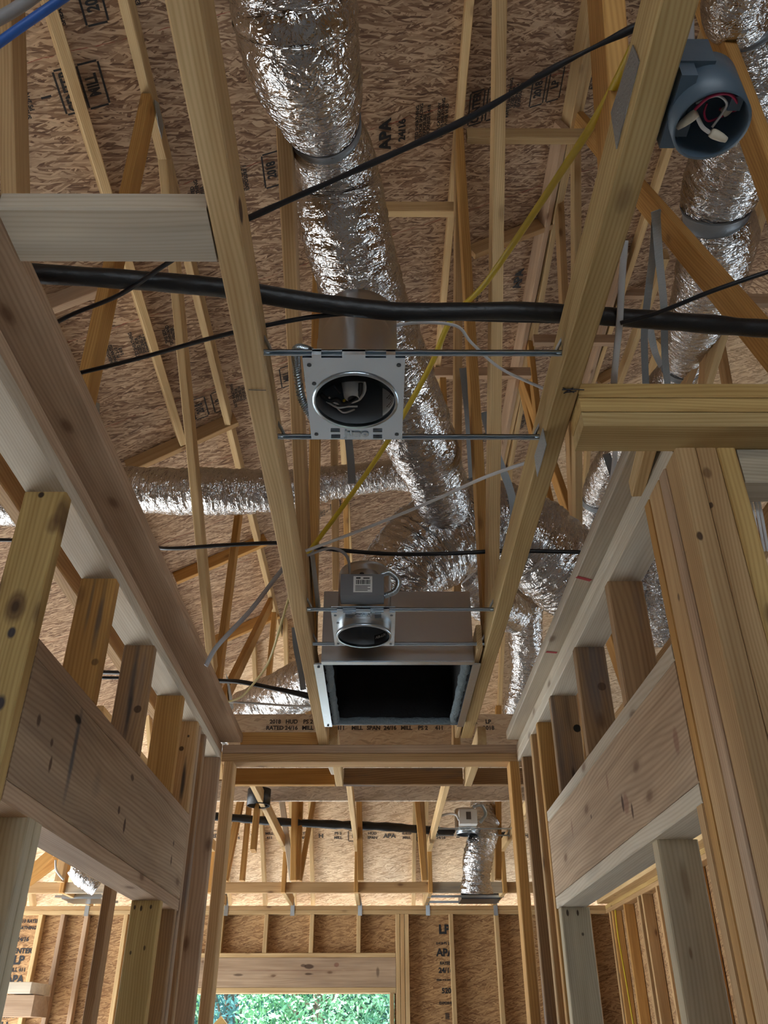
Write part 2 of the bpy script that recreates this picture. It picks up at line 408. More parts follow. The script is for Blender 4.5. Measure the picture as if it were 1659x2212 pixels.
def frame2(mb, cx, cy_, w, h, t=.004):
    for a in ((cx-w/2, cx+w/2, cy_-h/2-t, cy_-h/2), (cx-w/2, cx+w/2, cy_+h/2, cy_+h/2+t), (cx-w/2-t, cx-w/2, cy_-h/2, cy_+h/2), (cx+w/2, cx+w/2+t, cy_-h/2, cy_+h/2)):
        mb.add([(a[0], a[2], 0), (a[1], a[2], 0), (a[1], a[3], 0), (a[0], a[3], 0)], [(0, 1, 2, 3)])
def stamp(origin, ex, ey, blocks, parent, m=INK, gap=0, rot=1):
    """ink stamps along ex; blocks = (offset, kind, text)"""
    mb = MB()
    for off, kind, tx in blocks:
        if kind == 'box': add_text(mb, tx, off, 0, .060, math.pi/2*rot, 0, .72); frame2(mb, off, 0, .072, .165, .008)
        elif kind == 'big': add_text(mb, tx, off, 0, .085, math.pi/2*rot)
        elif kind == 'mid': add_text(mb, tx, off, 0, .05, math.pi/2*rot)
        elif kind == 'small':
            for i, q in enumerate(tx.split('|')): add_text(mb, q, off+(i*.021), 0, .0235, math.pi/2*rot)
    nz = ex.cross(ey)
    mw = Matrix((ex, ey, nz)).transposed().to_4x4(); mw.translation = origin
    return mb.build('panel_stamp', m, mw, parent)

# ================================================================== the setting
def panel(name, p0, ex, ey, lx, ly, m, th=.012):
    """flat board: corner p0, unit axes ex, ey"""
    nz = ex.cross(ey); c = p0+ex*lx/2+ey*ly/2
    me = prism_me(name, lx, ly, th, .001)
    mw = Matrix((ex, ey, nz)).transposed().to_4x4(); mw.translation = c
    return link(name, me, m, mw)
fl = struct(box('floor', -9, 9, -6, 9.5, -H-.15, -H, SLAB, axis=1))
gr = struct(box('ground', -60, 60, -60, 80, -H-.5, -H-.25, DIRT, axis=1))
exr = Vector((1, 0, .5)).normalized(); eyr = Vector((0, 1, 0)); LR = math.sqrt(1.25)
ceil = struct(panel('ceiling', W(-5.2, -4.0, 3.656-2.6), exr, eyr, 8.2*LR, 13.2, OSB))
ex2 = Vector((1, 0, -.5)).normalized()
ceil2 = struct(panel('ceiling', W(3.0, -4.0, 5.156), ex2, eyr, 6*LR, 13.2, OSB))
eyb = Vector((0, -1, S2)).normalized(); LB = math.hypot(1, S2)
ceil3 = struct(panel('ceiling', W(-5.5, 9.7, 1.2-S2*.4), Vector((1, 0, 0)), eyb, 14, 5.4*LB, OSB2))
wb = MB()
for x0, x1, z0, z1 in ((-3.95, -2.0, -H, 1.105), (-5.2, -3.95, 1.0, 1.105), (-2.0, .142, .356, 1.105), (.142, 6.5, -H, 1.105), (-2.0, .142, -H, -.62)):  # gap at far left is an added unseen opening that admits daylight
    wb.box(x0, x1, 9.092, 9.104, z0+H, z1+H)
mwf = Matrix(((1, 0, 0, 0), (0, 0, -1, 9.1), (0, 1, 0, 0), (0, 0, 0, 1)))    # local x = X, local y = Z
inv = mwf.inverted(); wb.v = [inv @ v for v in wb.v]
wall_back = struct(wb.build('wall_back', OSBW, mwf))
struct(panel('wall_right', W(2.32, 9.09, -H), Vector((0, -1, 0)), Vector((0, 0, 1)), 3.6, 2.97, OSBW))

def unseen_wall(name, axis, at, u0, u1, z0, z1, holes, m):
    mb = MB(); us = sorted({u0, u1, *[h[0] for h in holes], *[h[1] for h in holes]})
    for a, b in zip(us, us[1:]):
        hs = [h for h in holes if h[0] <= a and h[1] >= b]
        zs = [(z0, z1)] if not hs else [(z0, hs[0][2]), (hs[0][3], z1)]
        for c, d in zs:
            if axis == 'x': mb.box(at, at+.012, a, b, c+H, d+H)
            else: mb.box(a, b, at, at+.012, c+H, d+H)
    return struct(mb.build(name, m, Matrix.Identity(4)))
unseen_wall('wall_left', 'x', -5.2, -4, 9.1, -H, 1.1, [(4.2, 8.9, -1.85, 1.0)], OSBW)  # unseen wall, added to close the hall in; opening sized for back room light
unseen_wall('wall_right', 'x', 6.5, -4, 9.7, -H, 3.3, [(4.2, 8.5, -1.6, .9)], OSBW)  # unseen wall; opening put in to brighten the back room
unseen_wall('wall_front', 'y', -4.0, -5.2, 6.5, -H, 5.3, [(-1.6, 1.8, -.1, 1.0)], OSBW)  # unseen rear wall; opening shaped so sky light meets boards facing it

# ink stamps on the sheathing
dn = Vector((0, -1, 0))
def fill(blocks):
    words = ['RATED SHEATHING|SIZED FOR|SPACING 24|EXPOSURE 1', 'PS 2-10|7/16 CAT|HUD MILL 411', 'SPACE 1/8 IN|ALL PANEL EDGES|THIS SIDE DOWN', 'STRENGTH AXIS|THIS DIRECTION|0.418 THK']
    out = list(blocks); occ = sorted((b[0], b[0]+({'small': .021*(b[2].count('|')+1)}.get(b[1], .04))) for b in blocks); k = 0
    for (a0, a1), (b0, b1) in zip(occ, occ[1:]):
        x = a1+.05
        while x+.11 < b0: out.append((x, 'small', words[k % 4])); x += .13; k += 1
    return out
def roofstamp(px, py, blocks, m=INK):
    blocks = fill(blocks); return stamp(onR(px, py, .012), exr, dn, blocks, ceil, m)
A1 = [(0, 'big', 'APA'), (.09, 'mid', '24/16'), (.17, 'small', 'RATED SHEATHING|SIZED FOR SPACING|EXPOSURE 1|THICKNESS 0.418'), (.29, 'small', '7/16 CATEGORY|PS 2-10 SHEATHING|PRP-108 HUD'), (.40, 'mid', '|'), (.50, 'box', 'CENTER'), (.60, 'box', 'MILL'), (.86, 'box', '2018'), (.96, 'box', 'LP'), (1.12, 'small', 'THIS SIDE DOWN|STRENGTH AXIS|THIS DIRECTION|SPACE 1/8 INCH|ALL PANEL ENDS'), (1.29, 'small', 'AND EDGES|UNLESS NOTED|SHEATHING|BY OTHERS'), (1.42, 'mid', '16'), (1.52, 'small', '7/16 RATED|PS 2-10|HUD|MILL 411|SHEATHING')]
roofstamp(833, 292, A1)
roofstamp(418, 418, [(0, 'small', 'RATED|SHEATHING|7/16'), (.10, 'mid', '24'), (.38, 'box', '2018'), (.50, 'box', 'MILL'), (.62, 'box', 'USA')])
roofstamp(15, 232, [(0, 'small', '0.418|THICKNESS|EXPOSURE 1|SHEATHING|PS 2-10'), (.15, 'mid', 'I'), (.24, 'box', 'CENTER'), (.33, 'box', 'MILL')])
roofstamp(100, 20, [(0, 'small', 'SPACE|1/8 INCH|SHEATHING'), (.16, 'box', '2018'), (.3, 'small', 'RATED|EXPOSURE|MILL')])
roofstamp(1020, 640, [(0, 'small', '7/16|RATED|SHEATHING|PS 2-10'), (.16, 'small', 'EXPOSURE 1|THICKNESS|SIZED'), (.34, 'big', 'APA'), (.46, 'small', 'HUD|MILL 411|24/16|SPAN')])
roofstamp(236, 768, [(0, 'small', 'SHEATHING|SPAN RATED|PS 2-10|0.418'), (.30, 'small', 'THIS SIDE|DOWN AND|CENTER|MILL')])
roofstamp(432, 882, [(0, 'box', '2018'), (.12, 'box', 'LP'), (.55, 'box', 'MILL'), (1.0, 'small', 'PS 2-10|RATED|24/16'), (1.12, 'box', 'USA')])
roofstamp(690, 1112, [(0, 'small', 'SHEATHING|RATED|PS 2-10|16'), (.14, 'box', '24')])
roofstamp(1010, 960, [(0, 'small', 'RATED|PS 2|MILL'), (.9, 'box', '2018')])
t2 = [(-2.7+.17*k, ('small', 'mid', 'small', 'box')[k % 4], ['RATED|24/16', 'H', 'PS 2|MILL', 'LP', 'HUD|SPAN', 'APA', '0.418|MILL', '2018', 'APA|24/16', 'II', 'MILL|411', 'USA'][k % 12]) for k in range(30)]
def bstrip():
    mb = MB()
    for off, k, s in t2:
        for i, q in enumerate(s.split('|')): add_text(mb, q, off, (.03-i*.05) if k == 'small' else 0, .040 if k == 'small' else .065)
        if k == 'box': frame2(mb, off, 0, .13, .11, .008)
    ex = Vector((1, 0, 0)); o = onR2(800, 1806, .016); nz = ex.cross(eyb)
    mw = Matrix((ex, eyb, nz)).transposed().to_4x4(); mw.translation = o
    mb.build('panel_stamp', INKF, mw, ceil3)
bstrip()
def wallstamp(x, z, rows):
    mb = MB()
    for dz, s, sz in rows: add_text(mb, s, 0, dz, sz)
    mw = mwf.copy(); mw.translation = W(x, 9.088, z); mb.build('panel_stamp', INK, mw, wall_back)
rows = [(0, 'LP', .11), (-.12, '0.418 PS 2-10', .03), (-.20, 'APA', .09), (-.29, 'RATED', .035), (-.35, '24/16', .06), (-.43, 'SIZED FOR SPACING', .02), (-.52, '520', .06), (-.62, 'EXPOSURE', .03), (-.72, '|||', .05), (-.84, 'EAL', .065), (-.94, 'SEAL', .065), (-1.04, 'MILL', .05), (-1.12, '2018', .06)]
wallstamp(.635, .90, rows)
wallstamp(-3.46, .98, [(0, 'PS 2-10 RATED', .04), (-.06, 'SHEATHING', .04), (-.16, '24/16', .05), (-.26, 'CENTER', .06), (-.34, 'LP', .10), (-.42, 'MILL 411', .045), (-.50, 'APA', .09), (-.58, 'SIZED', .04), (-.64, '7/16', .04), (-.72, '24-16', .07), (-.80, 'EXPOSURE 1', .035), (-.88, 'LL', .09), (-1.1, 'OC', .12)])

def spots(o, lst, col=(.09, .04, .02), ax=2):
    """real knots and stains at known places: (x, z, rx, rz, strength, softness) in the board's own frame"""
    m = o.data.materials[0].copy(); o.data.materials[0] = m; t = m.node_tree
    hv = next(n for n in t.nodes if n.bl_idname == 'ShaderNodeHueSaturation'); src = hv.inputs['Color'].links[0].from_socket
    tc = N(t, 'ShaderNodeTexCoord'); nz = N(t, 'ShaderNodeTexNoise'); nz.inputs['Scale'].default_value = 14
    t.links.new(tc.outputs['Object'], nz.inputs['Vector']); sp_ = N(t, 'ShaderNodeSeparateXYZ'); t.links.new(tc.outputs['Object'], sp_.inputs[0])
    for x, z, rx, rz, st, so, c in lst:
        a = math_(t, 'DIVIDE', math_(t, 'SUBTRACT', sp_.outputs[0], x), rx); b = math_(t, 'DIVIDE', math_(t, 'SUBTRACT', sp_.outputs[ax], z), rz)
        d = math_(t, 'SQRT', math_(t, 'ADD', math_(t, 'MULTIPLY', a, a), math_(t, 'MULTIPLY', b, b)))
        d = math_(t, 'ADD', d, math_(t, 'MULTIPLY', math_(t, 'SUBTRACT', nz.outputs['Fac'], .5), .7))
        f = ramp(t, d, [(max(0, .95-so), (1, 1, 1)), (1.0, (0, 0, 0))]).outputs[0]
        src = mixc(t, src, c or col, math_(t, 'MULTIPLY', f, st))
    t.links.new(src, hv.inputs['Color'])
def local(o, p): return o.matrix_basis.inverted() @ p
def spot_px(o, fn, val, lst, ax=2):
    out = []
    for px, py, rx, rz, st, so, c in lst:
        q = local(o, fn(px, py, val)); out.append((q.x, q[ax], rx, rz, st, so, c))
    spots(o, out, ax=ax)

# ================================================================== hall walls
SX = (-.79, -.697); RX = (.607, .70)
def stud(y0, y1, x, z0, z1, m, label, name='wall_stud', group=None):
    return tag(box(name, x[0], x[1], y0, y1, z0, z1, m, axis=2), label, 'stud', group)
# left wall: plates, backer
def plate(name, x0, x1, y0, y1, z0, z1, m, label, cat='plate'): return tag(box(name, x0, x1, y0, y1, z0, z1, m), label, cat)
plate('top_plate', SX[0], SX[1], -.6, 3.69, 1.03, 1.067, WT, 'lower top plate of left hall wall, pale underside over the short studs')
plate('top_plate', SX[0], SX[1], -.6, 3.69, 1.068, 1.105, PK, 'upper top plate of left hall wall, under the overhanging backer board')
plate('drywall_backer', -.74, -.605, -.5, 3.66, 1.106, 1.143, PK, 'brown backer board laid flat over left hall wall and overhanging it', 'board')
# studs of the left wall
s_big = stud(1.551, 1.589, SX, -H, 1.03, YL, 'tall splintered stud with big knot nearest on the left')
stud(1.965, 2.003, SX, .697, 1.03, OR, 'short cripple stud with dark streak, nearest above left door header')
stud(2.408, 2.446, SX, .697, 1.03, BR, 'short dark striped cripple stud, second above left door header')
stud(2.855, 2.893, SX, .697, 1.03, OR, 'short clean orange cripple stud, third above left door header')
stud(3.139, 3.177, SX, .697, 1.03, TN, 'short cripple stud with black streak at far end of left header')
stud(3.188, 3.226, SX, -H, 1.03, PK, 'full height stud the far end of the left header butts against')
stud(3.30, 3.338, SX, -H, 1.03, BR, 'narrow dark stud between left header stud and corner post')
stud(3.62, 3.66, (-.79, -.69), -H, 1.03, PK, 'wide brown corner stud at far end of left hall wall')
stud(1.734, 1.771, SX, -H, .374, PL, 'near grey trimmer stud under near end of left header, first of the pair')
stud(1.772, 1.811, SX, -H, .374, PL, 'inner grey trimmer stud doubled beside the first at left doorway')
stud(2.915, 2.951, SX, -H, .374, YL, 'pale yellow trimmer with nail holes at far side of left doorway')
stud(3.135, 3.173, SX, -H, .374, BR, 'stained stud tucked under far end of left header')
# left door header
def header(x, y0, y1, mat, flatm, label, face):
    h = thing('door_header', W((x[0]+x[1])/2, y0, .374), label, 'header')
    box('header_board', x[0], x[1], y0, y1, .413, .659, mat, h)
    box('top_flat_board', x[0], x[1], y0, y1, .660, .697, flatm, h)
    box('bottom_flat_board', x[0], x[1], y0, y1, .374, .412, flatm, h)
    return h
header(SX, 1.592, 3.186, HD, PK, 'deep built-up header over left doorway with a dark stain down it', 1)
header(RX, 1.618, 3.14, HD, WT, 'deep built-up header over right doorway with wavy grain and whitish edges', -1)
hb_ = [o for o in bpy.data.objects if o.name.startswith('header_board')]
KN = (.07, .03, .015); ST = (.075, .08, .095); PKN = (.20, .075, .05)
spot_px(hb_[0], onX, -.697, [(160, 1620, .018, .13, .85, .6, ST), (168, 1553, .03, .012, .95, .3, (.01, .01, .01)), (84, 1555, .013, .016, .8, .4, KN), (112, 1604, .011, .012, .8, .4, KN), (109, 1650, .009, .02, .85, .4, KN), (286, 1680, .02, .010, .8, .4, KN), (257, 1750, .012, .012, .9, .3, KN), (269, 1782, .012, .022, .9, .3, KN), (375, 1822, .014, .012, .8, .4, KN), (370, 1858, .013, .02, .8, .4, KN), (210, 1690, .04, .05, .25, .8, ST)])
spot_px(hb_[1], onX, .607, [(1352, 1735, .028, .030, .55, .3, PKN), (1345, 1735, .012, .025, .95, .3, KN), (1366, 1752, .010, .022, .9, .3, KN), (1312, 1690, .012, .035, .5, .5, PKN), (1236, 1790, .012, .04, .5, .5, PKN), (1460, 1600, .02, .03, .6, .4, PKN), (1277, 1764, .007, .007, .9, .3, KN)])
spot_px(s_big, onY, 1.551, [(33, 1310, .045, .026, .75, .35, (.13, .065, .03)), (33, 1310, .02, .012, .8, .5, (.05, .025, .015)), (25, 1366, .014, .009, .9, .4, (.02, .025, .05)), (89, 1069, .009, .008, .95, .3, (.04, .02, .015)), (128, 1110, .05, .012, .7, .5, (.10, .045, .02)), (115, 1135, .03, .02, .6, .5, (.12, .055, .025)), (0, 1520, .02, .012, .9, .4, (.02, .025, .05))])
# right wall
plate('top_plate', RX[0], RX[1], 1.40, 3.69, 1.03, 1.067, WT, 'lower top plate of right hall wall with pale rough underside')
plate('top_plate', RX[0], RX[1], 1.40, 3.69, 1.068, 1.105, WT, 'upper top plate of right hall wall, beside the stamped backer')
bk = plate('drywall_backer', .556, .69, 1.42, 3.62, 1.106, 1.143, WT, 'pale backer board with red paint marks over right hall wall', 'board')
stud(1.978, 2.016, RX, .697, 1.03, BR, 'short dark cripple stud with rounded corner, nearest above right header')
stud(2.42, 2.458, RX, .697, 1.03, BR, 'short dark cripple stud with round knot, second above right header')
stud(2.856, 2.894, RX, .697, 1.03, BR, 'short dark cripple stud with drilled hole, third above right header')
stud(3.150, 3.188, RX, -H, 1.03, OR, 'dark stud with long knot holding far end of right header')
stud(3.30, 3.338, RX, -H, 1.03, TN, 'narrow edge-on stud behind far end of right header')
stud(3.615, 3.655, (.618, .71), -H, 1.03, BR, 'dark corner stud at far end of right hall wall')
for (a, b), mm, lb in (((.610, .652), TN, 'inner stud with nail heads'), ((.653, .694), TN, 'middle stud with large round knot'), ((.695, .734), YL, 'outer yellow stud')):
    tag(box('post_stud', a, b, 1.384, 1.455, -H, 1.03, mm, axis=2), lb + ' of the three-stud post near right', 'stud')
tag(box('post_stud', .607, .70, 1.458, 1.497, -H, 1.03, PK, axis=2), 'pinkish stud behind the three-stud post near right', 'stud')
tag(box('post_stud', .607, .70, 1.499, 1.574, -H, 1.03, TN, axis=2), 'wide stained stud with ink stamp before right header', 'stud')
tag(box('post_stud', .607, .70, 1.577, 1.614, -H, 1.03, OR, axis=2), 'narrow stud that near end of right header butts against', 'stud')
stud(1.620, 1.655, RX, -H, .374, TN, 'trimmer stud under near end of right header')
stud(1.958, 2.002, (.618, .709), -H, .374, PL, 'wide pale grey trimmer stud at near side of right doorway')
stud(3.090, 3.14, (.612, .709), -H, .374, PL, 'pale trimmer with two nail marks at far side of right doorway')
# cross wall beam at right
for z0, z1, mm, lb in ((1.03, 1.0655, LTY, 'bottom'), (1.0675, 1.1025, YL, 'middle'), (1.1045, 1.141, YL, 'top yellow')):
    plate('cross_wall_plate', .405, 2.2, 1.31, 1.399, z0, z1, mm, lb+' board of the stacked plates running right from the hall')
plate('cross_wall_plate', .735, 2.2, 1.384, 1.46, .945, 1.028, GY, 'grey board behind the post below the stacked plates at right')
tag(beam('split_board', W(.575, 1.40, 1.09), W(.60, 1.62, 1.09), .03, .05, LT), 'splintered broken board end hanging at corner of right plates', 'board')
# hall end wall: opening
plate('end_wall_plate', -.695, .607, 3.69, 3.78, 1.03, 1.067, TN, 'lower plate across the hall end opening with bright underside')
plate('end_wall_plate', -.695, .607, 3.69, 3.78, 1.068, 1.105, PK, 'upper plate across the hall end opening under joist ends')
tag(box('blocking', -.62, -.275, 3.70, 3.738, 1.107, 1.165, OR, axis=0), 'orange block with a knot on the end plate left of joists', 'block')
stud(3.69, 3.78, (-.684, -.64), -H, 1.03, TN, 'left jamb stud of the hall end opening', 'jamb_stud')
stud(3.69, 3.78, (.571, .613), -H, 1.03, OR, 'right jamb stud of the hall end opening', 'jamb_stud')

# ================================================================== hall roof trusses
TW = .038
def ztop(X): return 3.56+.5*X
def seg(p, q, T, name, m, w=TW, t=.09): return beam(name, p, q, w, t, m, Vector((0, 0, 1)) if abs((q-p).normalized().z) < .95 else Vector((0, 1, 0)), T)
def web(T, X, p0, p1, m, up=True, dn_=True, off=.045, w=TW, t=.09, zt=None, name='web'):
    a = onX(*p0, X); b = onX(*p1, X)
    if a.z < b.z: a, b = b, a
    d = (a-b).normalized(); top = (ztop(X) if zt is None else zt)+H
    if up and d.z > .05: a = a + d*((top-a.z)/d.z)
    if dn_ and d.z > .05: b = b - d*((b.z-(1.15+H))/d.z)
    if b.y > 4.3 and a.y < 4.3: b = a+(b-a)*((4.3-a.y)/(b.y-a.y))
    n = Vector((0, -d.z, d.y)); mid = (a+b)/2-Vector((0, 0, H))
    if n.dot(mid) < 0: n = -n
    a = a+n*off; b = b+n*off
    return beam(name, a, b, w, t, m, n, T)
def truss(X, label, y0, y1, bm, tm, bottom=True, ytop=(-1.5, None), bx=None):
    T = thing('roof_truss', W(X, 2, 1.105), label, 'roof truss')
    if bottom: box('bottom_chord', *(bx or (X-TW/2, X+TW/2)), y0, y1, 1.106, 1.196, bm, T, axis=1)
    zt = ztop(X); ye = 9.3-(zt+.1-1.2)/S2
    box('top_chord', X-TW/2, X+TW/2, ytop[0], ytop[1] or ye, zt, zt+.088, tm, T, axis=1)
    return T
def gusset(T, pts, X, m=PLATE):
    v = [onX(x, y, X) for x, y in pts]; n = len(v)
    v2 = [p+Vector((.0015, 0, 0)) for p in v]
    f = [tuple(range(n)), tuple(range(2*n-1, n-1, -1))]+[(i, (i+1) % n, (i+1) % n+n, i+n) for i in range(n)]
    vv, mw = centred(v+v2); return link('truss_plate', mesh_from('truss_plate', vv, f), m, mw, T)
TL = truss(-.253, 'hall truss whose bottom chord is the left joist over the hall', -.8, 3.72, LT, LT, bx=(-.272, -.226))
web(TL, -.253, (612, 290), (650, 1090), TN)
web(TL, -.253, (685, 600), (674, 1220), OR)
web(TL, -.253, (721, 950), (727, 1420), TN, dn_=False)
web(TL, -.253, (744, 955), (753, 1420), OR, dn_=False)
gusset(TL, [(668, 1180), (676, 1178), (692, 1310), (684, 1330)], -.2255)
TR = truss(.384, 'hall truss whose bottom chord is the right joist over the hall', -.8, 3.60, LTY, LT, bx=(.354, .403))
web(TR, .384, (1083, 0), (1066, 1290), LT)
web(TR, .384, (997, 350), (1050, 1240), OR)
web(TR, .384, (991, 640), (989, 1075), TN)
web(TR, .384, (957, 815), (962, 940), OR, dn_=False, up=False)
web(TR, .384, (1316, 0), (1337, 300), OR, off=.02)
gusset(TR, [(1366, 97), (1380, 133), (1331, 322), (1319, 243)], .352)
gusset(TR, [(1172, 925), (1180, 960), (1160, 1030), (1154, 985)], .352)
tag(box('sister_board', .328, .347, 2.62, 3.60, 1.107, 1.196, LT, axis=1), 'pale board nailed alongside the right joist beside the duct box', 'board')
T1 = truss(-.91, 'truss left of the left joist with long pale and orange webs', -.8, 3.9, TN, LT)
web(T1, -.91, (318, 215), (178, 860), OR, off=.02)
web(T1, -.91, (346, 300), (455, 1440), LT)
web(T1, -.91, (515, 1090), (473, 1420), OR)
web(T1, -.91, (605, 1250), (470, 1520), OR)
web(T1, -.91, (595, 1285), (572, 1540), OR)
gusset(T1, [(488, 1455), (494, 1470), (505, 1530), (498, 1535)], -.885)
T2 = truss(-1.57, 'truss far left above the adjoining room with bright lower edge', -.8, 3.9, PK, TN)
web(T1, -.91, (8, 100), (18, 445), TN)
gusset(T1, [(333, 215), (342, 222), (353, 270), (349, 300), (341, 270)], -.885)
T3 = truss(1.04, 'truss right of the hall carrying the wide orange webs', 1.42, 3.9, TN, LT)
web(T3, 1.04, (1385, 420), (1659, 745), OR, off=.0, up=True, dn_=True)
web(T3, 1.04, (1523, 0), (1668, 400), OR, off=.0)
web(T3, 1.04, (1248, 330), (1249, 600), LT)
web(T3, 1.04, (1146, 735), (1168, 930), OR)
web(T3, 1.04, (1238, 985), (1245, 1130), TN)
web(T3, 1.04, (1190, 1080), (1204, 1140), OR)
web(T3, 1.04, (1205, 1020), (1240, 1120), OR)
T4 = truss(1.70, 'truss beyond the wide orange webs at far right', 1.42, 3.9, TN, LT)
web(T4, 1.70, (1440, 560), (1340, 830), LT)
web(T4, 1.70, (1620, 500), (1540, 700), TN)
web(T4, 1.70, (1555, 760), (1460, 1060), LT)
web(T4, 1.70, (1535, 740), (1530, 820), TN)
T5 = truss(2.36, 'outermost truss at the right edge of the attic', 1.42, 3.9, TN, LT)
web(T5, 2.36, (1570, 790), (1590, 900), TN)

# overlay rafter and sloped purlins under the roof boards
def on_roof(px, off=.05): return onR(*px, off)
def rafter(p, q, m, label, w=.042, name='overlay_rafter'):
    a = onR(*p, .052); b = onR(*q, .052)
    return tag(beam(name, a, b, w, .09, m, Vector((-.447, 0, .894))), label, 'rafter')
rafter((96, -20), (392, 950), LT, 'pale rafter against roof boards left of the orange diagonal web')
rb = tag(box('runner_board', -1.063, -1.022, .5, 4.6, 1.84, 1.93, LT, axis=1), 'bright-edged tan runner board just right of the left backer board', 'board')
def gus2(par, pts, X):
    v = [onX(x, y, X) for x, y in pts]; n = len(v); v2 = [p+Vector((.002, 0, 0)) for p in v]
    vv, mw = centred(v+v2); link('truss_plate', mesh_from('truss_plate', vv, [tuple(range(n)), tuple(range(2*n-1, n-1, -1))]+[(i, (i+1) % n, (i+1) % n+n, i+n) for i in range(n)]), PLATE, mw, par)
gus2(rb, [(60, 612), (84, 612), (92, 640), (84, 668)], -1.02); gus2(rb, [(200, 866), (214, 872), (214, 912), (202, 905)], -1.02); gus2(rb, [(292, 1118), (312, 1118), (312, 1150), (302, 1150)], -1.02)
rafter((1278, -10), (1098, 1000), LT, 'doubled pale rafter right of the tall central web')
rafter((1214, 270), (1074, 1010), PK, 'pinkish rafter doubled beside the pale one', .04)
rafter((1430, 740), (1400, 830), LT, 'thin pale rafter above the stacked plates at right')
rafter((1345, 540), (1225, 970), PK, 'pinkish rafter seen past the right joist')
def purlin(p, q, m, label):
    a = onR(*p, .052); b = onR(*q, .052)
    return tag(beam('purlin', a, b, .04, .09, m, Vector((-.447, 0, .894))), label, 'purlin')
purlin((85, 668), (215, 618), PK, 'sloped purlin at upper left behind the thin black cable')
purlin((275, 1010), (510, 905), TN, 'sloped purlin above the horizontal foil duct at left')
purlin((378, 1250), (575, 1165), OR, 'sloped purlin below the horizontal foil duct at left')
purlin((465, 1385), (600, 1325), OR, 'lowest sloped purlin left of the second ceiling light')
purlin((1018, 545), (1192, 478), TN, 'sloped purlin behind the yellow cable at upper right')
purlin((1292, 824), (1335, 800), TN, 'sloped purlin above the marked joist end at right')
def cross(px0, px1, d, m, label, w=.04, t=.075):
    a = atd(*px0, d); b = atd(*px1, d); b.y = a.y; b.z = a.z
    return tag(beam('cross_block', a, b, w, t, m), label, 'block')
cross((1008, 294), (1265, 294), 4.05, LT, 'horizontal pale block crossing behind yellow cable')
cross((800, 452), (992, 452), 4.2, LT, 'horizontal pale block ending right of the large foil duct')
cross((1152, 735), (1330, 735), 5.6, PK, 'small horizontal block above the right end of the front hanger bar')
cross((935, 806), (1146, 806), 5.5, PK, 'small horizontal block behind the three central webs')
cross((1340, 635), (1420, 635), 6.0, PK, 'small horizontal block between grey straps at right')
cross((1590, 650), (1700, 650), 4.6, PK, 'small horizontal block at far right edge')
b = tag(box('ceiling_block', -.604, -.274, .86, .968, 1.106, 1.146, WT, axis=0), 'wide whitish block flat between left wall and left joist', 'block')

def bylabel(k): return next(o for o in bpy.data.objects if k in o.get('label', ''))
KN = (.05, .025, .015)
spot_px(bylabel('third above right header'), onY, 2.856, [(1247, 1573, .014, .014, .97, .1, (.01, .008, .006)), (1240, 1680, .05, .008, .8, .5, KN), (1225, 1540, .10, .02, .5, .8, (.09, .07, .06))])
spot_px(bylabel('second above right header'), onY, 2.42, [(1300, 1483, .013, .013, .6, .15, KN), (1262, 1430, .10, .03, .45, .8, (.09, .07, .06))])
spot_px(bylabel('nearest above left door header'), onY, 1.965, [(215, 1330, .13, .010, .75, .7, (.09, .085, .08)), (196, 1300, .10, .006, .6, .6, (.12, .10, .08)), (205, 1430, .010, .010, .6, .3, KN)])
spot_px(bylabel('second above left door header'), onY, 2.408, [(290, 1450, .14, .012, .75, .7, (.08, .08, .08)), (278, 1540, .10, .010, .8, .6, (.04, .04, .045)), (297, 1532, .012, .012, .8, .2, KN)])
spot_px(bylabel('black streak at far end of left header'), onY, 3.139, [(395, 1690, .10, .010, .9, .6, (.03, .03, .035)), (392, 1617, .010, .010, .9, .3, KN), (407, 1590, .007, .006, .9, .3, KN)])
spot_px(b, onY, .86, [(146, 470, .012, .010, .7, .3, KN), (355, 462, .010, .006, .7, .3, KN)])
spot_px(bylabel('middle stud with large round knot'), onY, 1.384, [(1528, 1022, .016, .010, .7, .4, (.14, .07, .03)), (1500, 1290, .012, .006, .8, .4, KN), (1536, 1090, .008, .005, .9, .3, KN)])
spot_px(bylabel('inner stud with nail heads'), onY, 1.384, [(1512, 1158, .012, .007, .9, .3, KN)])
spot_px(bylabel('wide stained stud'), onX, .607, [(1524, 1485, .020, .008, .6, .2, KN), (1466, 1290, .012, .008, .7, .4, KN), (1465, 1170, .22, .022, .55, .8, (.09, .07, .055))], 1)
spot_px(bylabel('pale yellow trimmer'), onY, 2.915, [(291, 1960, .008, .004, .9, .3, KN), (305, 1962, .009, .004, .9, .3, KN), (326, 1959, .007, .004, .9, .3, KN), (282, 2058, .007, .004, .8, .3, KN), (312, 2048, .008, .004, .8, .3, KN)])
spot_px(bylabel('pale trimmer with two nail'), onY, 3.09, [(1226, 1972, .012, .005, .9, .3, KN), (1248, 1972, .010, .004, .9, .3, KN), (1259, 2018, .006, .005, .8, .3, KN)])
spot_px(bylabel('wide pale grey trimmer'), onY, 1.958, [(1480, 1905, .05, .012, .5, .6, (.20, .12, .06)), (1492, 2060, .014, .004, .7, .4, (.2, .12, .06))])

